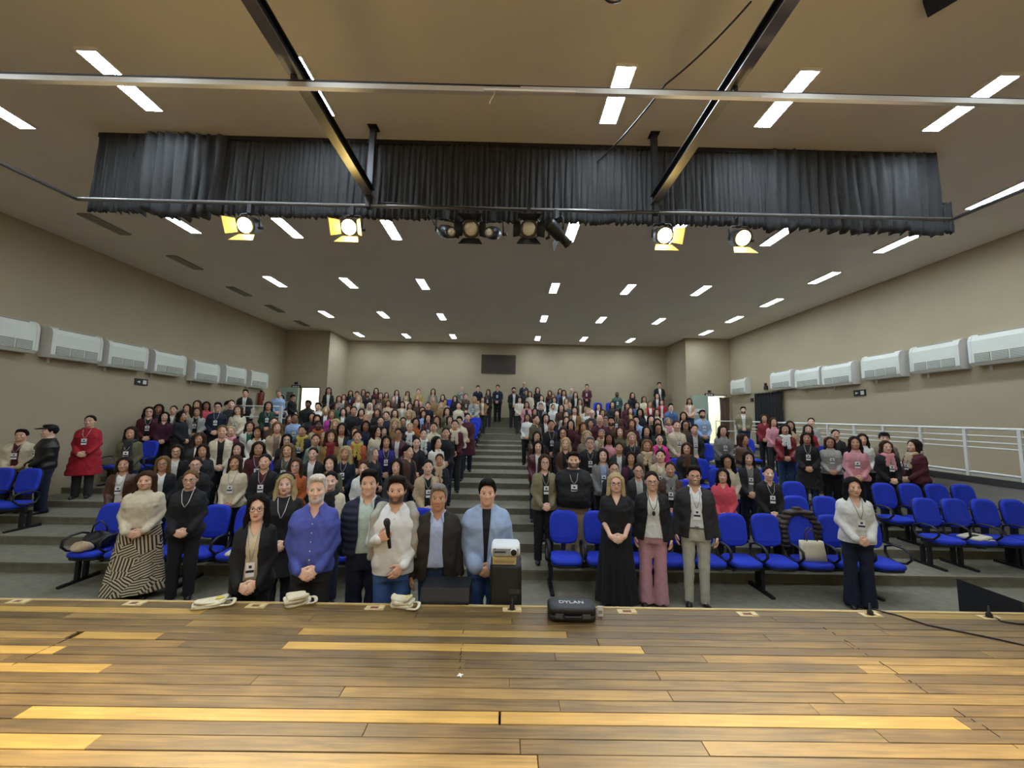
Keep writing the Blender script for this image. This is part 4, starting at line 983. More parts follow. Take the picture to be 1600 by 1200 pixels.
def skin_mat(tone, hairc='#1b1511'):
    key = 'skin_%s_%s' % (tone, hairc.strip('#'))
    if key in _mats: return _mats[key]
    c = {'light': '#d8ab90', 'pale': '#e2b8a0', 'medium': '#c39273', 'tan': '#9d6b50', 'dark': '#5b3a29'}[tone]
    m = mat(key, c, .5, .06, 12); nt = m.node_tree; N = nt.nodes; L = nt.links; p = N['Principled BSDF']
    src = p.inputs['Base Color'].links[0].from_socket
    at = N.new('ShaderNodeAttribute'); at.attribute_name = 'mask'; sp = N.new('ShaderNodeSeparateColor'); L.new(at.outputs['Color'], sp.inputs[0])
    def mix(a, fac, col):
        x = N.new('ShaderNodeMix'); x.data_type = 'RGBA'; L.new(fac, x.inputs[0]); L.new(a, x.inputs[6]); x.inputs[7].default_value = lin(col)+(1,); return x.outputs[2]
    s = mix(src, sp.outputs[0], '#9c4a44'); s = mix(s, at.outputs['Alpha'], hairc); s = mix(s, sp.outputs[2], '#cfc8bd'); s = mix(s, sp.outputs[1], '#1d1510' if hairc != '#cfcac2' else '#6a5a4c')
    L.new(s, p.inputs['Base Color'])
    p.inputs['Subsurface Weight'].default_value = .08; p.inputs['Subsurface Radius'].default_value = (.012, .005, .003)
    return m
def body_mesh(name, sex, pose, fine=False, g=1.0, fat=1.0, curl=.45, **fm):
    P = pose_of(pose, sex); st = .0058 if fine else .0088; co = .013 if fine else .02
    S = Sdf(axis([(-.36, -.12, co), (-.12, .12, st), (.12, .36, co)]), axis([(-.34, .17, st*1.12)]), axis([(-.01, .60, co*1.4), (.60, .82, co), (.82, 1.06, st*1.15 if pose in ('clasp', 'mic') else st*1.15), (1.06, 1.42, co), (1.42, 1.735, st)]))
    S.loft([(z, w*.86, d*.86, c) for z, w, d, c in torso(sex, g)], k=.02)
    add_head(S, sex, fat)
    for s_ in (-1, 1):
        S.cap((s_*.085, .01, .86), (s_*.085, -.005, .48), .072, .046, k=.03); S.cap((s_*.085, -.005, .48), (s_*.088, .02, .10), .044, .030, k=.02)
        S.cap((s_*.089, .02, .065), (s_*.094, -.06, .038), .024, .018, k=.02)
        sh, el, wr, d, sa, n = P['L' if s_ > 0 else 'R']
        S.cap(sh, el, .042, .035, k=.03); S.cap(el, wr, .035, .025, k=.015); hand(S, wr, d, sa, n, curl if pose != 'mic' or s_ > 0 else 1.05, r=.0092 if fine else .0115)
    me = S.mesh(name); M = face_mask(S.V, **fm)
    a = me.color_attributes.new('mask', 'FLOAT_COLOR', 'POINT'); a.data.foreach_set('color', M.ravel())
    return me
def folds(amp, f=1.0, ph=0.0):
    return lambda X, Y, Z: amp*(np.sin((Z*38+X*17+3*np.sin(X*21+Y*9+ph))*f)*.6+np.sin((Z*21-X*26+2*np.sin(Z*30+ph))*f+1.3)*.4)
def top_mesh(name, sex, pose, off=.014, hem=.86, open_=None, vneck=None, collar=None, puff=0.0, g=1.0, belly=0.0, bust=.006, res=.014, sleeve=1.0, slen=1.0, turtle=False, seed=0, long_=None, lapel=False, arms=True, rib=False):
    """garment of the upper body; open_ = half width of the front opening at hem and neck, vneck = depth of the V"""
    P = pose_of(pose, sex)
    S = Sdf(axis([(-.42, .42, res)]), axis([(-.36, .28, res)]), axis([((.15 if long_ else hem-.06), 1.56, res)]))
    T = torso(sex, g, belly, bust if sex == 'F' else 0)
    T = [t for t in T if t[0] >= hem-.001]; 
    if T[0][0] > hem: 
        full = torso(sex, g, belly, bust if sex == 'F' else 0); zs = [q[0] for q in full]; T = [(hem,)+tuple(float(np.interp(hem, zs, [q[i] for q in full])) for i in (1, 2, 3))]+T
    if long_: T = [(long_, T[0][1]+.05, T[0][2]+.05, 0)]+T
    nz = folds(.0035 if not puff else .002, 1.0, seed)
    pf = (lambda X, Y, Z: nz(X, Y, Z)-puff*(np.abs(np.sin(Z*math.pi/.062))-.5)) if puff else nz
    if rib: pf = lambda X, Y, Z: nz(X, Y, Z)*.6-.002*np.sin(X*260)
    S.loft(T, off, k=.02, noise=pf)
    for s_ in (-1, 1): S.cap((s_*.040, .016, 1.410), (s_*(.125 if sex == 'F' else .138), .010, 1.352), .024+off*.6, .034+off*.6, k=.03)
    if arms:
        for s_ in ('L', 'R'):
            sh, el, wr, d, sa, n = [np.array(q) for q in P[s_]]
            if slen < 1: wr = el+(wr-el)*((slen-.5)*2 if slen > .5 else 0)
            mq = 1.0 if sex == 'M' else .92
            S.cap(sh, el, (.044+off*.7)*sleeve*mq, (.036+off*.7)*sleeve*mq, k=.05); S.cap(el, wr, (.036+off*.7)*sleeve*mq, (.028+off*.7)*sleeve*mq, k=.02)
            if puff or sleeve > 1.1: S.cap(wr-unit(wr-el)*.05, wr-unit(wr-el)*.02, .036+off, k=.02)
        f = S.ax; S.F += nz(f[0][:, None, None], f[1][None, :, None], f[2][None, None, :]).astype(np.float32)*.7*(np.abs(f[0])[:, None, None] > .13)
    if turtle: S.cap((0, .014, 1.40), (0, .008, 1.480), .066 if sex == 'F' else .074, .061 if sex == 'F' else .070, k=.02)
    else: S.ell((0, -.008, 1.462), (.070 if sex == 'F' else .076, .080, .040), .006, cut=True)
    if open_:
        a, b = open_
        S.cut(lambda X, Y, Z: np.maximum(np.abs(X)-np.interp(Z, [hem, 1.12, 1.40, 1.5], [a, (a+b)/2*.8, b, b]), Y+.02), k=.006)
    if vneck:
        S.cut(lambda X, Y, Z: np.maximum(np.maximum(np.abs(X)-np.interp(Z, [1.43-vneck, 1.43, 1.5], [0, .060, .07]), Y+.0), 1.43-vneck-Z), k=.004)
    if collar:
        for s_ in (-1, 1): S.cap((s_*.068, .025, 1.445), (s_*.050, -.066, 1.425), .015, .014, k=.006); S.cap((s_*.048, -.070, 1.424), (s_*.066, -.112, 1.365), .014, .008, k=.004)
        S.cap((-.055, .055, 1.45), (.055, .055, 1.45), .016, k=.006)
    if lapel:
        for s_ in (-1, 1):
            S.cap((s_*.062, .03, 1.435), (s_*.074, -.085, 1.365), .015, .020, k=.008); S.cap((s_*.080, -.098, 1.35), (s_*.052, -.125-bust*(sex == 'F'), 1.16), .022, .008, k=.008, sc=(1, .6, 1))
    return S.mesh(name)
def trousers_mesh(name, sex, g=1.0, flare=0.0, res=.016, off=.012, slim=False, high=.98):
    S = Sdf(axis([(-.30, .30, res)]), axis([(-.22, .22, res)]), axis([(0.0, 1.05, res*1.1)]))
    T = torso(sex, g); zs = [q[0] for q in T]
    tab = [(z,)+tuple(float(np.interp(z, zs, [q[i] for q in T]))*(.95 if i < 3 else 1) for i in (1, 2, 3)) for z in (.80, .86, .93, high)]
    S.loft(tab, off*.6, k=.03)
    for s_ in (-1, 1):
        kn = (.062 if slim else .070)*(.5+.5*g); an = .050 if slim else .062+flare
        S.cap((s_*.086, .005, .84), (s_*.087, -.005, .48), .086*g, kn, k=.03); S.cap((s_*.087, -.005, .48), (s_*.090, .012, .055), kn, an, k=.02)
    f = S.ax; S.F += folds(.003, 1.1, 2)(f[0][:, None, None], f[1][None, :, None], f[2][None, None, :]).astype(np.float32)
    S.cut(lambda X, Y, Z: Z-.035+0*X+0*Y)
    return S.mesh(name)
def skirt_mesh(name, z0=.12, w0=.30, g=1.0, res=.016, pleat=.008, sex='F'):
    S = Sdf(axis([(-.42, .42, res)]), axis([(-.36, .36, res)]), axis([(z0-.05, 1.08, res)]))
    T = torso(sex, g); zs = [q[0] for q in T]; at = lambda z, i: float(np.interp(z, zs, [q[i] for q in T]))
    S.loft([(z0, w0, w0*.62, 0), (.5, .5*(w0+at(.86, 1)), .5*(w0*.62+at(.86, 2)), 0), (.86, at(.86, 1)+.012, at(.86, 2)+.012, 0), (.98, at(.98, 1)+.008, at(.98, 2)+.008, 0), (1.03, at(1.03, 1)+.006, at(1.03, 2)+.006, 0)], k=.01, p=2.1,
           noise=lambda X, Y, Z: pleat*np.sin(np.arctan2(Y, X)*11+Z*2)*np.clip((.95-Z)/.6, 0, 1))
    return S.mesh(name)
def shoe_mesh(name, heel=0.0):
    S = Sdf(axis([(-.07, .07, .009)]), axis([(-.20, .11, .009)]), axis([(-.01, .13, .009)]))
    S.cap((0, .05, .035), (0, -.12, .030), .038, .034, k=.01, sc=(1, 1, .9)); S.cap((0, .035, .05), (0, .03, .10), .040, .038, k=.02); S.cap((0, -.12, .028), (0, -.155, .026), .034, .022, k=.02)
    S.cut(lambda X, Y, Z: Z-.004+0*X+0*Y)
    return S.mesh(name)
def hair_mesh(name, style, res=.0095, sex='F'):
    lo = {'L': 1.18, 'B': 1.38, 'T': 1.44, 'C': 1.28, 'S': 1.48, 'Z': 1.5, 'P': 1.15, 'K': 1.5}.get(style, 1.2)
    S = Sdf(axis([(-.17, .17, res)]), axis([(-.17, .17, res)]), axis([(lo-.04, 1.76, res)]))
    th = {'S': .012, 'T': .010, 'Z': .004, 'K': .016}.get(style, .018)
    S.ell((0, .018, 1.612), (.076+th, .094+th, .092+th), .01)
    st = lambda X, Y, Z: .0035*np.sin(np.arctan2(X, Y-.02)*34+np.sin(Z*30)*1.5)
    if style in 'LP':
        for s_ in (-1, 1):
            S.cap((s_*.070, .005, 1.63), (s_*.088, .010, 1.48), .030, .034, k=.03); S.cap((s_*.088, .010, 1.48), (s_*.092, -.075, 1.28), .034, .026, k=.03); S.cap((s_*.092, -.075, 1.28), (s_*.085, -.115, 1.19), .026, .012, k=.02)
        S.cap((0, .075, 1.60), (0, .10, 1.30), .075, .070, k=.03, sc=(1.1, .6, 1))
    if style == 'B':
        for s_ in (-1, 1): S.cap((s_*.072, .0, 1.63), (s_*.086, -.010, 1.43), .032, .034, k=.03)
        S.cap((0, .06, 1.60), (0, .065, 1.44), .070, .070, k=.03, sc=(1.2, .7, 1))
    if style == 'C':
        for s_ in (-1, 1): S.cap((s_*.075, .0, 1.63), (s_*.105, -.010, 1.38), .045, .050, k=.03); S.cap((s_*.10, -.01, 1.40), (s_*.10, -.05, 1.30), .045, .03, k=.03)
        S.cap((0, .07, 1.60), (0, .085, 1.36), .09, .085, k=.03, sc=(1.1, .7, 1)); S.ell((0, .03, 1.64), (.105, .11, .09), .02)
        st = lambda X, Y, Z: .008*np.sin(X*95+3*np.sin(Z*60))*np.sin(Y*90+1)*np.sin(Z*85)
    if style == 'T': S.ell((0, .115, 1.60), (.035, .035, .035), .02)
    if style == 'S': S.ell((0, -.030, 1.685), (.066, .068, .034), .02)
    f = S.ax; S.F += st(f[0][:, None, None], f[1][None, :, None], f[2][None, None, :]).astype(np.float32)
    # hairline: open the face
    if style in 'SZK':
        S.cut(lambda X, Y, Z: np.maximum(Y-np.interp(Z, [1.5, 1.555, 1.60, 1.64, 1.662, 1.684], [.02, -.012, -.036, -.050, -.066, -.2]), Z-1.70+0*X), k=.008)
        S.cut(lambda X, Y, Z: np.maximum(Z-np.interp(Y, [-.05, .0, .05, .09], [1.575, 1.560, 1.53, 1.50]), -1+0*X), k=.006)
    else:
        def face(X, Y, Z):
            w = np.interp(Z, [1.15, 1.44, 1.52, 1.60, 1.645, 1.672], [.050, .052, .062, .066, .052, .004])
            return np.maximum(np.maximum(np.abs(X)-w, Y+.015), Z-1.674)
        S.cut(face, k=.006)
        if style == 'T': S.cut(lambda X, Y, Z: np.maximum(Z-np.interp(Y, [-.05, .02, .06, .10], [1.62, 1.57, 1.53, 1.50]), -1+0*X), k=.006)
        else: S.cut(lambda X, Y, Z: np.maximum(np.maximum(np.abs(X)-.058, np.abs(Y+.01)-.07), Z-1.53), k=.004)
    return S.mesh(name)
def scarf_mesh(name, res=.013):
    S = Sdf(axis([(-.17, .17, res)]), axis([(-.20, .17, res)]), axis([(1.08, 1.54, res)]))
    pts = [(.085*math.cos(a), .01-.095*math.sin(a), 1.445-.03*math.sin(a)) for a in np.linspace(0, 2*math.pi, 15)]
    for a, b in zip(pts[:-1], pts[1:]): S.cap(a, b, .034, k=.015)
    S.cap((.04, -.11, 1.40), (.05, -.155, 1.16), .036, .040, k=.02, sc=(1, .55, 1)); S.cap((-.035, -.11, 1.40), (-.045, -.15, 1.22), .034, .036, k=.02, sc=(1, .55, 1))
    f = S.ax; S.F += folds(.004, 2.0, 1)(f[0][:, None, None], f[1][None, :, None], f[2][None, None, :]).astype(np.float32)
    return S.mesh(name)
def cap_mesh(name, brim=True):
    S = Sdf(axis([(-.13, .13, .009)]), axis([(-.23, .15, .009)]), axis([(1.58, 1.76, .009)]))
    S.ell((0, .015, 1.625), (.092, .112, .10), .01); S.cut(lambda X, Y, Z: Z-1.640+0*X-(Y*.12))
    if brim: S.cap((0, -.08, 1.645), (0, -.15, 1.632), .075, .06, k=.008, sc=(1, 1, .14))
    return S.mesh(name)
def lanyard(front_y=-.145, z=1.17, big=1.0, name='lanyard'):
    b = MB(); pts = [(.055, .04, 1.47), (.062, -.03, 1.455), (.055, -.09, 1.41), (.035, front_y+.01, 1.30), (.004, front_y-.004, z+.07)]
    for s_ in (-1, 1): b.tube([(s_*x, y, zz) for x, y, zz in pts], .0042*big, 5)
    return b.mesh(name)
def badge_card(front_y=-.145, z=1.17, name='badge'):
    return MB().box((-.038, front_y-.014, z-.065), (.038, front_y-.008, z+.06)).mesh(name), MB().box((-.036, front_y-.016, z-.028), (.036, front_y-.0145, z-.006)).box((-.012, front_y-.016, z+.012), (.014, front_y-.0145, z+.036)).mesh('badge_print')
def glasses_mesh(name='glasses'):
    b = MB()
    for s_ in (-1, 1):
        b.tube([(s_*.032+.024*math.copysign(abs(math.cos(a))**.7, math.cos(a)), -.104+.010*abs(.032+.02*math.cos(a))*6*.3, HZ-.003+.018*math.copysign(abs(math.sin(a))**.7, math.sin(a))) for a in np.linspace(0, 2*math.pi, 17)[:-1]], .0028, 5, closed=True)
        b.tube([(s_*.056, -.098, HZ+.004), (s_*.080, -.04, HZ+.006), (s_*.082, .015, HZ)], .0024, 5)
    b.tube([(-.008, -.108, HZ+.002), (.008, -.108, HZ+.002)], .0026, 5)
    return b.mesh(name)
def cloth(c, kind='fabric'):
    if kind == 'leather': return mat('leather_'+c, HEX[c], .35, .15, 25, .3, 60)
    return mat('fabric_'+c, HEX[c], .88, .10, 22, .12, 260)
def hairm(c): return mat('hair_'+c, HAIRC[c], .75, .28, 9, .5, 40, stretch=(8, 8, 1), spec=.15)
_cache = {}
def cm(key, fn):
    if key not in _cache: _cache[key] = fn()
    return _cache[key]
def crowd_body(sex, pose, beard): return cm(('body', sex, pose, beard), lambda: body_mesh('person', sex, pose, beard=.95 if beard else 0, smile=False, makeup=.5 if sex == 'F' else 0))
def crowd_top(kind, sex, pose, g):
    k = {'c': 'j', 'b': 'b'}.get(kind, kind)
    opt = dict(s=dict(off=.016), v=dict(off=.016, turtle=True, rib=True), q=dict(off=.014, collar=True, vneck=.05), j=dict(off=.026, open_=(.05, .055), hem=.84), b=dict(off=.024, open_=(.045, .06), hem=.84, lapel=True),
               p=dict(off=.034, open_=(.04, .06), puff=.012, hem=.86), l=dict(off=.028, long_=.48), x=dict(off=.022, collar=True, vneck=.07))[k]
    return cm(('top', k, sex, pose, g), lambda: top_mesh('upper_garment', sex, pose, g=g, **opt))
WORD = dict(s='sweater', v='turtleneck sweater', q='collared shirt', j='open jacket', b='blazer', p='padded jacket', l='long coat', x='buttoned jacket', c='jacket')
def dress(root, sex, pose, hair, hc, kind, col, inner, flags, g, bottom='trousers', bcol='black'):
    lea = 'leather' if 'e' in flags else 'fabric'
    put({'s': 'sweater', 'v': 'sweater', 'q': 'shirt', 'j': 'jacket', 'b': 'blazer', 'p': 'padded_jacket', 'l': 'coat', 'x': 'jacket', 'c': 'jacket'}[kind], crowd_top(kind, sex, pose, g), cloth(col, lea), root)
    if kind in 'jbpc':
        ic = inner or 'black'
        put('shirt', cm(('inner', sex, g), lambda: top_mesh('upper_garment', sex, 'clasp', off=.010, arms=False, vneck=.06, g=g)), cloth('black' if kind == 'c' else ic), root)
        if kind == 'c': put('scarf', cm('scarf', lambda: scarf_mesh('scarf')), cloth(ic), root)
    elif 'f' in flags: put('scarf', cm('scarf', lambda: scarf_mesh('scarf')), cloth(inner), root)
    if bottom == 'trousers': put('trousers', cm(('tr', sex, g), lambda: trousers_mesh('trousers', sex, g)), cloth(bcol), root)
    for s_ in (-1, 1): put('shoe', cm('shoe', lambda: shoe_mesh('shoe')), cloth('black', 'leather'), root, (s_*.092, .02, 0), s_*.12)
    if hair == 'K': put('cap', cm('capmesh', lambda: cap_mesh('cap')), cloth('black'), root); put('hair', cm(('hair', 'S'), lambda: hair_mesh('hair', 'S')), hairm(hc), root)
    elif hair == 'N': put('knit_hat', cm('beanie', lambda: cap_mesh('knit_hat', False)), cloth('navy'), root); put('hair', cm(('hair', 'S'), lambda: hair_mesh('hair', 'S')), hairm(hc), root)
    elif hair != 'Z': put('hair', cm(('hair', hair), lambda: hair_mesh('hair', hair)), hairm(hc), root)
    if 'g' in flags: put('glasses', cm('glasses', glasses_mesh), m_dark, root)
    if 'B' in flags:
        fy = -.165 if kind in 'jbcpl' else -.155
        ln_ = put('lanyard', cm(('lan', fy), lambda: lanyard(fy)), cloth('lightgrey'), root)
        me1, me2 = cm(('card', fy), lambda: badge_card(fy))
        put('badge', me1, mat('badge_white', '#e6e8ea', .5, .01, 5), ln_); put('badge_print', me2, cloth('navy'), ln_)
CW = dict(darkred='dark red', lightgrey='light grey', lightblue='light blue', darkgreen='dark green', hotpink='bright pink', leather='brown')
cw = lambda c: CW.get(c, c)
def person(q):
    me = crowd_body(q['sex'], q.get('pose', 'clasp'), 'm' in q['fl'])
    tone = 'dark' if 'D' in q['fl'] else 'tan' if 't' in q['fl'] else rq.choice(['light', 'light', 'medium', 'pale', 'medium'])
    o = put('person', me, skin_mat(tone, '#1b1511'), None, (q['X'], q['Y'], q['z']))
    yaw = math.atan2(-q['X'], q['Y'])*.75+rq.uniform(-.18, .18)
    if 'a' in q['fl']: yaw += -1.0 if q['x'] < 100 or q['x'] > 1300 else .9
    o.rotation_euler = (0, 0, yaw); s = q['h']/1.722; gx = rq.uniform(.96, 1.08); o.scale = (s*gx, s*gx, s)
    g = rq.choice([1.0, 1.12])
    dress(o, q['sex'], q.get('pose', 'clasp'), q['hair'], q['hc'], q['kind'], q['col'], q['inner'], q['fl'], g, bcol=rq.choice(['black', 'navy', 'jeans', 'charcoal']))
    w = cw(q['col'])+(' leather' if 'e' in q['fl'] else '')+' '+WORD[q['kind']]
    if q['kind'] == 'c': w += ' and %s scarf' % cw(q['inner'])
    elif q['inner'] and q['kind'] in 'jbp': w += ' over %s' % cw(q['inner'])
    where = '%s row of %s, %s from %s' % ('front' if q['k'] == 0 else ordinal(q['k']+1), q['zone'], ordinal(q['n']), 'aisle' if 'block' in q['zone'] else 'centre')
    if len(('person in %s, %s' % (w, where)).split()) > 16: w = cw(q['col'])+' '+WORD[q['kind']]
    tag(o, 'person in %s, %s' % (w, where), 'person', 'standing audience')
    return o
for q in ppl: person(q)
# ================================================================== people standing in front
def stripe_mat():
    m = bpy.data.materials.new('striped_skirt'); m.use_nodes = True; nt = m.node_tree; N = nt.nodes; L = nt.links; p = N['Principled BSDF']; p.inputs['Roughness'].default_value = .9
    tc = N.new('ShaderNodeTexCoord'); mp = N.new('ShaderNodeMapping'); mp.inputs['Scale'].default_value = (1, .25, 1); L.new(tc.outputs['Object'], mp.inputs[0])
    v = N.new('ShaderNodeTexVoronoi'); v.inputs['Scale'].default_value = 5.5; L.new(mp.outputs[0], v.inputs['Vector'])
    sc = N.new('ShaderNodeSeparateColor'); L.new(v.outputs['Color'], sc.inputs[0]); an = N.new('ShaderNodeMath'); an.operation = 'MULTIPLY'; an.inputs[1].default_value = 6.0; L.new(sc.outputs[0], an.inputs[0])
    rt = N.new('ShaderNodeVectorRotate'); rt.rotation_type = 'Y_AXIS'; L.new(mp.outputs[0], rt.inputs['Vector']); L.new(an.outputs[0], rt.inputs['Angle'])
    w = N.new('ShaderNodeTexWave'); w.bands_direction = 'X'; w.inputs['Scale'].default_value = 9.5; w.inputs['Distortion'].default_value = .4; L.new(rt.outputs[0], w.inputs['Vector'])
    r = N.new('ShaderNodeValToRGB'); r.color_ramp.interpolation = 'CONSTANT'; r.color_ramp.elements[0].color = lin('#3b2f22')+(1,); r.color_ramp.elements[1].position = .45; r.color_ramp.elements[1].color = lin('#d3c5a5')+(1,)
    L.new(w.outputs['Fac'], r.inputs[0]); L.new(r.outputs[0], p.inputs['Base Color']); return m
def at_height(px, py, h, z0=0.0): return onZ(px, py, z0+h)
def belt(root, g, sex='M'):
    T = torso(sex, g); zs = [q[0] for q in T]; b = MB()
    rings = [[((float(np.interp(z, zs, [q[1] for q in T]))*.95+o)*math.copysign(abs(math.cos(a))**.83, math.cos(a)), (float(np.interp(z, zs, [q[2] for q in T]))*.95+o)*math.copysign(abs(math.sin(a))**.83, math.sin(a)), z) for a in np.linspace(0, 2*math.pi, 41)[:-1]] for z, o in ((.955, .008), (.957, .016), (.986, .016), (.988, .008))]
    bo = put('belt', b.loft(rings, cap=False), cloth('black', 'leather'), root)
    put('buckle', MB().box((-.022, -.142*g, .955), (.022, -.122*g, .988)), m_grey, bo)
def hero(px, py, h, sex, label, pose='clasp', tone='light', hair='S', hc='k', parts=(), yawadd=0.0, wide=1.0, face=None, z0=0.0, glasses=None, badge=None, Y=None):
    p = at_height(px, py, h, z0)
    if Y is not None: p = onY(px, py, Y); h = p[2]-z0
    o = put('person', body_mesh('person', sex, pose, True, **(face or {})), skin_mat(tone, HAIRC[hc]), None, (p[0], p[1], z0))
    s = h/1.722; o.scale = (s*wide, s*wide, s); o.rotation_euler = (0, 0, math.atan2(-p[0], p[1])*.7+yawadd)
    tag(o, label, 'person', 'people standing in front of the stage')
    if hair: put('hair', hair_mesh('hair', hair, .0068), hairm(hc), o)
    for nm, me, m in parts: put(nm, me, m, o)
    for s_ in (-1, 1): put('shoe', cm('shoe', lambda: shoe_mesh('shoe')), cloth('black', 'leather'), o, (s_*.092, .02, 0), s_*.15)
    if glasses: put('glasses', cm('glasses', glasses_mesh), mat('frames_'+glasses, {'dark': '#171413', 'thin': '#6b5a48'}[glasses], .4), o)
    if badge:
        fy, z = badge; ln_ = put('lanyard', lanyard(fy, z), cloth('lightgrey'), o); a, b = badge_card(fy, z); put('badge', a, mat('badge_white', '#e6e8ea'), ln_); put('badge_print', b, cloth('navy'), ln_)
    return o
RS = .0105
def placket(root, z0, z1, n, m):
    """buttoned front strip that follows the shirt's own surface"""
    sh = [c for c in root.children if c.name.split('.')[0] == 'shirt'][0]; V = np.empty(len(sh.data.vertices)*3, np.float32); sh.data.vertices.foreach_get('co', V); V = V.reshape(-1, 3); V = V[np.abs(V[:, 0]) < .03]
    zs = np.linspace(z0, z1, 16); ys = np.array([V[np.abs(V[:, 2]-z) < .016][:, 1].min() for z in zs])
    rings = [[(-.014, y+.004, z), (.014, y+.004, z), (.014, y-.0022, z), (-.014, y-.0022, z)] for y, z in zip(ys, zs)]
    pk = put('button_placket', MB().loft(rings, smooth=False), m, sh)
    for z in np.linspace(z0+.02, z1-.01, n):
        y = float(np.interp(z, zs, ys)); put('button', MB().loft([[(.006*q*math.cos(a), y-.0022-o, z+.006*q*math.sin(a)) for a in np.linspace(0, 2*math.pi, 9)[:-1]] for q, o in ((1, 0), (1, .002), (.5, .003))]), mat('button_pale', '#d5d3cc', .4, .02, 5), root)
TM = lambda *a, **k: top_mesh('upper_garment', *a, res=RS, **k)
hero(230, 735, 1.55, 'F', 'person in cream knit sweater and long brown striped skirt, hands folded', Y=5.06, tone='light', hair='B', hc='b', wide=1.12, face=dict(fat=1.08, makeup=.2), parts=[
    ('sweater', TM('F', 'clasp', off=.028, g=1.10, belly=.02, bust=.010, turtle=True, sleeve=1.05, hem=.97), cloth('cream')), ('skirt', skirt_mesh('skirt', .10, .30, 1.12, .011), stripe_mat())])
hero(299, 733, 1.58, 'F', 'person in all black suit with white lanyard, hands clasped low', Y=5.06, tone='light', hair='T', hc='m', wide=1.02, glasses='thin', parts=[
    ('blazer', TM('F', 'clasp', off=.026, g=1.08, bust=.010, open_=(.012, .058), lapel=True, hem=.82), cloth('black')), ('shirt', TM('F', 'clasp', off=.013, g=1.08, bust=.010, arms=False), cloth('black')),
    ('trousers', trousers_mesh('trousers', 'F', 1.06, res=.012), cloth('black')), ('lanyard', lanyard(-.155, 1.17), cloth('white'))])
hero(405, 770, 1.60, 'F', 'person in black blazer over cream blouse with badge at waist', tone='pale', hair='L', hc='k', glasses='thin', wide=.88, face=dict(makeup=.8), badge=(-.150, 1.06), parts=[
    ('blazer', TM('F', 'clasp', off=.027, g=1.08, bust=.010, open_=(.075, .060), lapel=True, hem=.83), cloth('black')), ('blouse', TM('F', 'clasp', off=.012, g=1.08, bust=.010, arms=False, vneck=.10, hem=.95), cloth('cream')),
    ('trousers', trousers_mesh('trousers', 'F', 1.08, .02, .012), cloth('black'))])
hero(448, 738, 1.57, 'F', 'person in long black coat with white lanyard beside blue shirted person', tone='pale', hair='L', hc='l', Y=4.55, face=dict(makeup=.9), parts=[
    ('coat', TM('F', 'clasp', off=.028, bust=.02, long_=.55), cloth('black')), ('trousers', trousers_mesh('trousers', 'F', 1.0, .0, .012), cloth('black')), ('lanyard', lanyard(-.165, 1.15), cloth('white')),
    ('hair_band', MB().tube([(.098*math.cos(a), -.045+.02*math.sin(a), 1.64+.085*math.sin(a)) for a in np.linspace(.05, math.pi-.05, 15)], .010, 6).mesh('hair_band'), cloth('charcoal'))])
o = hero(497, 740, 1.76, 'M', 'person in blue collared shirt and dark jeans, hands folded', tone='pale', hair='S', hc='w', wide=.94, face=dict(beard=.85, fat=1.08, brow=.3), parts=[
    ('shirt', TM('M', 'clasp', off=.018, g=1.05, belly=.06, collar=True, vneck=.09, hem=.88), mat('shirt_blue', '#4a55a4', .85, .08, 25, .1, 260)), ('trousers', trousers_mesh('trousers', 'M', 1.06, 0, .012), cloth('charcoal'))]); placket(o, .93, 1.32, 6, mat('shirt_blue', '#4a55a4'))
o = hero(578, 732, 1.81, 'M', 'person in navy quilted padded jacket over pale green shirt', Y=3.98, pose='behind', tone='light', hair='S', hc='k', face=dict(smile=True), parts=[
    ('padded_jacket', TM('M', 'behind', off=.036, puff=.013, open_=(.085, .070), hem=.93), cloth('navy')), ('shirt', TM('M', 'behind', off=.013, collar=True, vneck=.05, arms=False, hem=.955), mat('shirt_mint', '#b9cdc4', .8, .04, 20, .1, 260)),
    ('trousers', trousers_mesh('trousers', 'M', 1.02, 0, .012), cloth('navy'))]); placket(o, 1.0, 1.36, 5, mat('shirt_mint', '#b9cdc4'))
o = hero(621, 742, 1.75, 'M', 'person in white shirt and jeans speaking into a hand microphone', pose='mic', tone='light', hair='S', hc='d', wide=1.0, face=dict(beard=.85), parts=[
    ('shirt', TM('M', 'mic', off=.020, g=1.04, belly=.03, collar=True, vneck=.05, hem=.86), mat('shirt_white', '#dfe2e2', .8, .03, 20, .1, 260)), ('trousers', trousers_mesh('trousers', 'M', 1.04, 0, .012), mat('denim_blue', '#3f5f9a', .9, .15, 14, .1, 260))]); placket(o, .90, 1.36, 6, mat('shirt_white', '#dfe2e2'))
S = Sdf(axis([(-.30, .30, .011)]), axis([(-.22, .20, .011)]), axis([(.95, 1.52, .011)]))
for s_ in (-1, 1):
    S.cap((s_*.03, .10, 1.40), (s_*.13, .05, 1.425), .045, .04, k=.03); S.cap((s_*.13, .05, 1.425), (s_*.175, -.06, 1.36), .042, .04, k=.03); S.cap((s_*.175, -.06, 1.36), (s_*.185, -.10, 1.14), .040, .036, k=.02, sc=(1, .8, 1)); S.cap((s_*.185, -.10, 1.14), (s_*.20, -.05, 1.0), .034, .026, k=.02)
S.cap((-.10, .12, 1.36), (.10, .12, 1.36), .06, k=.03)
f_ = S.ax; S.F += folds(.004, 1.5, 1)(f_[0][:, None, None], f_[1][None, :, None], f_[2][None, None, :]).astype(np.float32)
put('draped_sweater', S.mesh('draped_sweater'), cloth('lightgrey'), o)
bpy.context.view_layer.update()
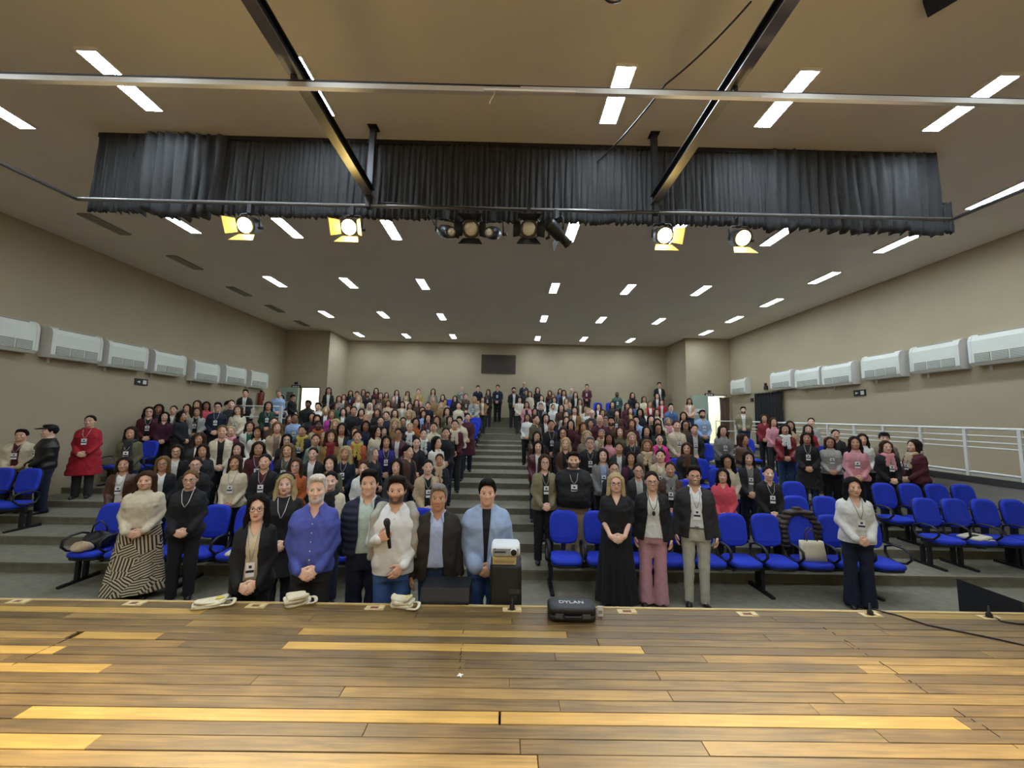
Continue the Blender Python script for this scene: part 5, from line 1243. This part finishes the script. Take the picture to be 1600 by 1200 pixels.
# hand microphone gripped in the raised hand
wr = np.array(pose_of('mic', 'M')['R'][2]); gp = Vector(wr+unit(POSES['mic']['R'][3])*.098+np.array((.012, .012, -.012)))
t = empty('microphone'); t.matrix_world = o.matrix_world @ Matrix.Translation(gp) @ Matrix.Rotation(-.12, 4, 'Y') @ Matrix.Rotation(.25, 4, 'X'); tag(t, 'black hand microphone held up by the person in white shirt', 'microphone')
cr = lambda r, z: [(r*math.cos(a), r*math.sin(a), z) for a in np.linspace(0, 2*math.pi, 15)[:-1]]
put('microphone_body', MB().loft([cr(.012, -.11), cr(.014, -.10), cr(.019, .08), cr(.023, .10)]), m_dark, t); put('microphone_grille', MB().loft([cr(.023, .10), cr(.029, .12), cr(.028, .145), cr(.018, .162), cr(.005, .167)]), m_grill, t)
o = hero(686, 755, 1.67, 'M', 'person in dark brown blazer over light blue shirt, arms down', pose='down', tone='medium', hair='S', hc='g', wide=.98, face=dict(beard=.0), parts=[
    ('blazer', TM('M', 'down', off=.030, g=1.05, belly=.03, open_=(.09, .062), lapel=True, hem=.84), mat('blazer_brown', '#2b2622', .85, .12, 40, .1, 260)), ('shirt', TM('M', 'down', off=.013, g=1.05, belly=.04, collar=True, vneck=.06, arms=False, hem=.965), mat('shirt_sky', '#a9b8dc', .8, .04, 20, .1, 260)),
    ('trousers', trousers_mesh('trousers', 'M', 1.03, 0, .012), cloth('jeans'))]); belt(o, 1.06); placket(o, 1.0, 1.34, 5, mat('shirt_sky', '#a9b8dc'))
hero(762, 747, 1.72, 'M', 'person in light blue bomber jacket over black top beside projector', tone='light', hair='S', hc='k', wide=1.02, Y=3.90, face=dict(smile=True, fat=1.05), parts=[
    ('bomber_jacket', TM('M', 'clasp', off=.036, g=1.06, belly=.03, open_=(.010, .040), sleeve=1.12, hem=.90), mat('bomber_blue', '#93a9c9', .7, .06, 20, .12, 200)), ('shirt', TM('M', 'clasp', off=.014, g=1.06, belly=.03, arms=False), cloth('black')),
    ('trousers', trousers_mesh('trousers', 'M', 1.04, 0, .012), mat('denim_blue', '#3f5f9a'))])
hero(962, 738, 1.68, 'F', 'person in long black dress with elbow sleeves, hands clasped', tone='pale', hair='B', hc='l', Y=5.05, glasses='dark', face=dict(makeup=.6, fat=1.04), wide=1.06, parts=[
    ('dress_top', TM('F', 'clasp', off=.018, g=1.08, bust=.010, vneck=.13, slen=.62, sleeve=1.1, hem=.95), cloth('black')), ('skirt', skirt_mesh('skirt', .06, .25, 1.06, .011, .014), cloth('black'))])
o = hero(1018, 735, 1.68, 'F', 'person in black blazer, white top and pink trousers, arms down', pose='down', tone='light', hair='T', hc='d', Y=5.07, glasses='dark', wide=1.05, face=dict(smile=True, makeup=.5), parts=[
    ('blazer', TM('F', 'down', off=.027, g=1.08, bust=.010, open_=(.115, .066), lapel=True, hem=.84), cloth('black')), ('top', TM('F', 'down', off=.013, g=1.08, bust=.010, arms=False, vneck=.11, hem=.88), cloth('white')),
    ('trousers', trousers_mesh('trousers', 'F', 1.05, .03, .012), mat('trousers_pink', '#c3929a', .85, .06, 20, .1, 260)), ('lanyard', lanyard(-.155, 1.17), cloth('green')), ('key_holder', MB().loft([[(.02*q*math.cos(a), -.168-.01*(1-q), 1.20+.032*q*math.sin(a)) for a in np.linspace(0, 2*math.pi, 11)[:-1]] for q in (1, .6)]).mesh('key_holder'), m_dark)])
o = hero(1084, 726, 1.78, 'M', 'person in charcoal blazer, white shirt and pale chinos, arms down', pose='down', tone='light', hair='S', hc='d', Y=5.07, glasses='dark', face=dict(beard=.5, smile=True), badge=(-.150, 1.14), parts=[
    ('blazer', TM('M', 'down', off=.028, open_=(.095, .062), lapel=True, hem=.83), cloth('charcoal')), ('shirt', TM('M', 'down', off=.013, collar=True, vneck=.06, arms=False, hem=.965), mat('shirt_white', '#dfe2e2')),
    ('trousers', trousers_mesh('trousers', 'M', 1.0, 0, .012, slim=True), mat('chino_pale', '#b9b6a6', .85, .06, 18, .1, 260))]); belt(o, 1.0); placket(o, 1.0, 1.34, 5, mat('shirt_white', '#dfe2e2'))
hero(1332, 745, 1.65, 'F', 'person in white cardigan and dark trousers with badge, right aisle', tone='light', hair='L', hc='k', Y=5.08, badge=(-.165, 1.12), yawadd=.12, face=dict(makeup=.6), parts=[
    ('cardigan', TM('F', 'clasp', off=.028, bust=.010, vneck=.12, sleeve=1.1, hem=.86), cloth('white')), ('trousers', trousers_mesh('trousers', 'F', 1.02, .03, .012), cloth('navy'))])
hero(896, 705, 1.72, 'M', 'person in big black sweater and beige trousers behind front seats', pose='behind', tone='light', hair='S', hc='d', z0=.14, Y=6.06, wide=1.22, badge=(-.195, 1.18), face=dict(beard=.75, smile=True, fat=1.12), parts=[
    ('sweater', TM('M', 'behind', off=.030, g=1.12, belly=.08, hem=.88), cloth('black')), ('shirt_collar', TM('M', 'behind', off=.018, collar=True, arms=False, hem=1.34), cloth('cream')), ('trousers', trousers_mesh('trousers', 'M', 1.1, 0, .012), cloth('beige'))])
# ================================================================== things left on the seats
def blob(name, label, cat, loc, rx, ry, rz_, m, seed, rot=0, amp=.02):
    r = random.Random(seed); ph = [r.uniform(0, 6) for _ in range(4)]; rings = []
    for f in np.linspace(-1, 1, 9):
        s = math.sqrt(max(0, 1-f*f))**.7*.96+.04
        rings.append([(rx*s*math.cos(a)*(1+amp*6*math.sin(3*a+ph[0]+2*f)), ry*s*math.sin(a)*(1+amp*6*math.sin(4*a+ph[1])), rz_*(1+f)+amp*math.sin(2*a+ph[2])*(f+1)) for a in np.linspace(0, 2*math.pi, 25)[:-1]])
    t = empty(name, loc, rot); tag(t, label, cat); put('bag_body', MB().loft(rings), m, t); return t
LX = lambda c: LB0-SP*c
RXs = lambda c: R0+SP*c
t = blob('handbag', 'dark handbag lying on the leftmost front row seat', 'handbag', (LX(9)+.03, 5.50, .452), .17, .13, .10, cloth('black', 'leather'), 3, .3)
put('handle', MB().tube([(-.09, 0, .16), (-.07, 0, .30), (0, 0, .36), (.07, 0, .30), (.09, 0, .16)], .011, 6), cloth('black', 'leather'), t)
t = blob('scarf_bundle', 'beige scarf bundled beside the dark handbag', 'scarf', (LX(9)-.03, 5.35, .452), .12, .07, .05, cloth('beige'), 4, .2); 
def tote(loc, rot, label, stand):
    t = empty('tote_bag', loc, rot); tag(t, label, 'tote bag'); r = random.Random(2)
    if stand:
        put('bag_panel', MB().loft([[(x, y+.12*z, z) for x, y in se(.155+.02*(1-z/.26), .03, .3)] for z in (0.001, .1, .2, .26)]), m_cloth, t)
        for s_ in (-1, 1): put('handle', MB().tube([(s_*-.0-.07, .03+s_*.02, .25), (-.06, .03+s_*.03, .38), (0, .04+s_*.03, .43), (.06, .03+s_*.03, .38), (.07, .03+s_*.02, .25)], .008, 6), mat('strap_brown', '#4d372a', .8), t)
    else:
        put('bag_panel', MB().loft([[(x, y, z+.012*math.sin(x*14)) for x, y in se(.185*s_, .14*s_, .35)] for z, s_ in ((.0, .97), (.012, 1), (.028, .97), (.034, .9))]), m_cloth, t)
        put('printed_logo', MB().box((-.06, -.03, .040), (.05, .03, .047)), cloth('teal'), t)
        put('handle', MB().tube([(-.05, -.13, .02), (-.06, -.19, .015), (.05, -.20, .015), (.06, -.13, .02)], .012, 6, ry=.005), m_cloth, t)
tote((LX(5)+.10, 5.44, .452), .15, 'flat white tote bag with printed mark on left front row seat', False)
tote((RXs(7)-.02, 5.42, .452), -.05, 'white tote bag with brown handles standing on right front seat', True)
tote((6.86+.5, yback(1)-.23, ROWZ[1]+.452), .2, 'folded white cloth bag on the nearest right wing seats', False)
# quilted jacket over a seat back
S = Sdf(axis([(-.33, .33, .012)]), axis([(-.14, .22, .012)]), axis([(.50, 1.12, .012)]))
for pts, r in (([(-.22, -.03, .58), (-.25, -.03, .85), (-.15, .0, 1.02), (0, .02, 1.05), (.15, .0, 1.02), (.25, -.03, .85), (.22, -.03, .58)], .055), ([(-.2, .1, .6), (-.2, .1, .9), (0, .1, 1.0), (.2, .1, .9), (.2, .1, .6)], .06)):
    for a, b in zip(pts[:-1], pts[1:]): S.cap(a, b, r, k=.03)
f_ = S.ax; S.F += (.010*np.sin(f_[2]*95)[None, None, :]+0*f_[0][:, None, None]+0*f_[1][None, :, None]).astype(np.float32)
t = empty('quilted_jacket', (RXs(7), yback(0), 0)); tag(t, 'brown quilted jacket hung over a right front row seat', 'jacket'); put('jacket_shell', S.mesh('jacket_shell'), mat('quilt_brown', '#33251d', .5, .1, 20), t)
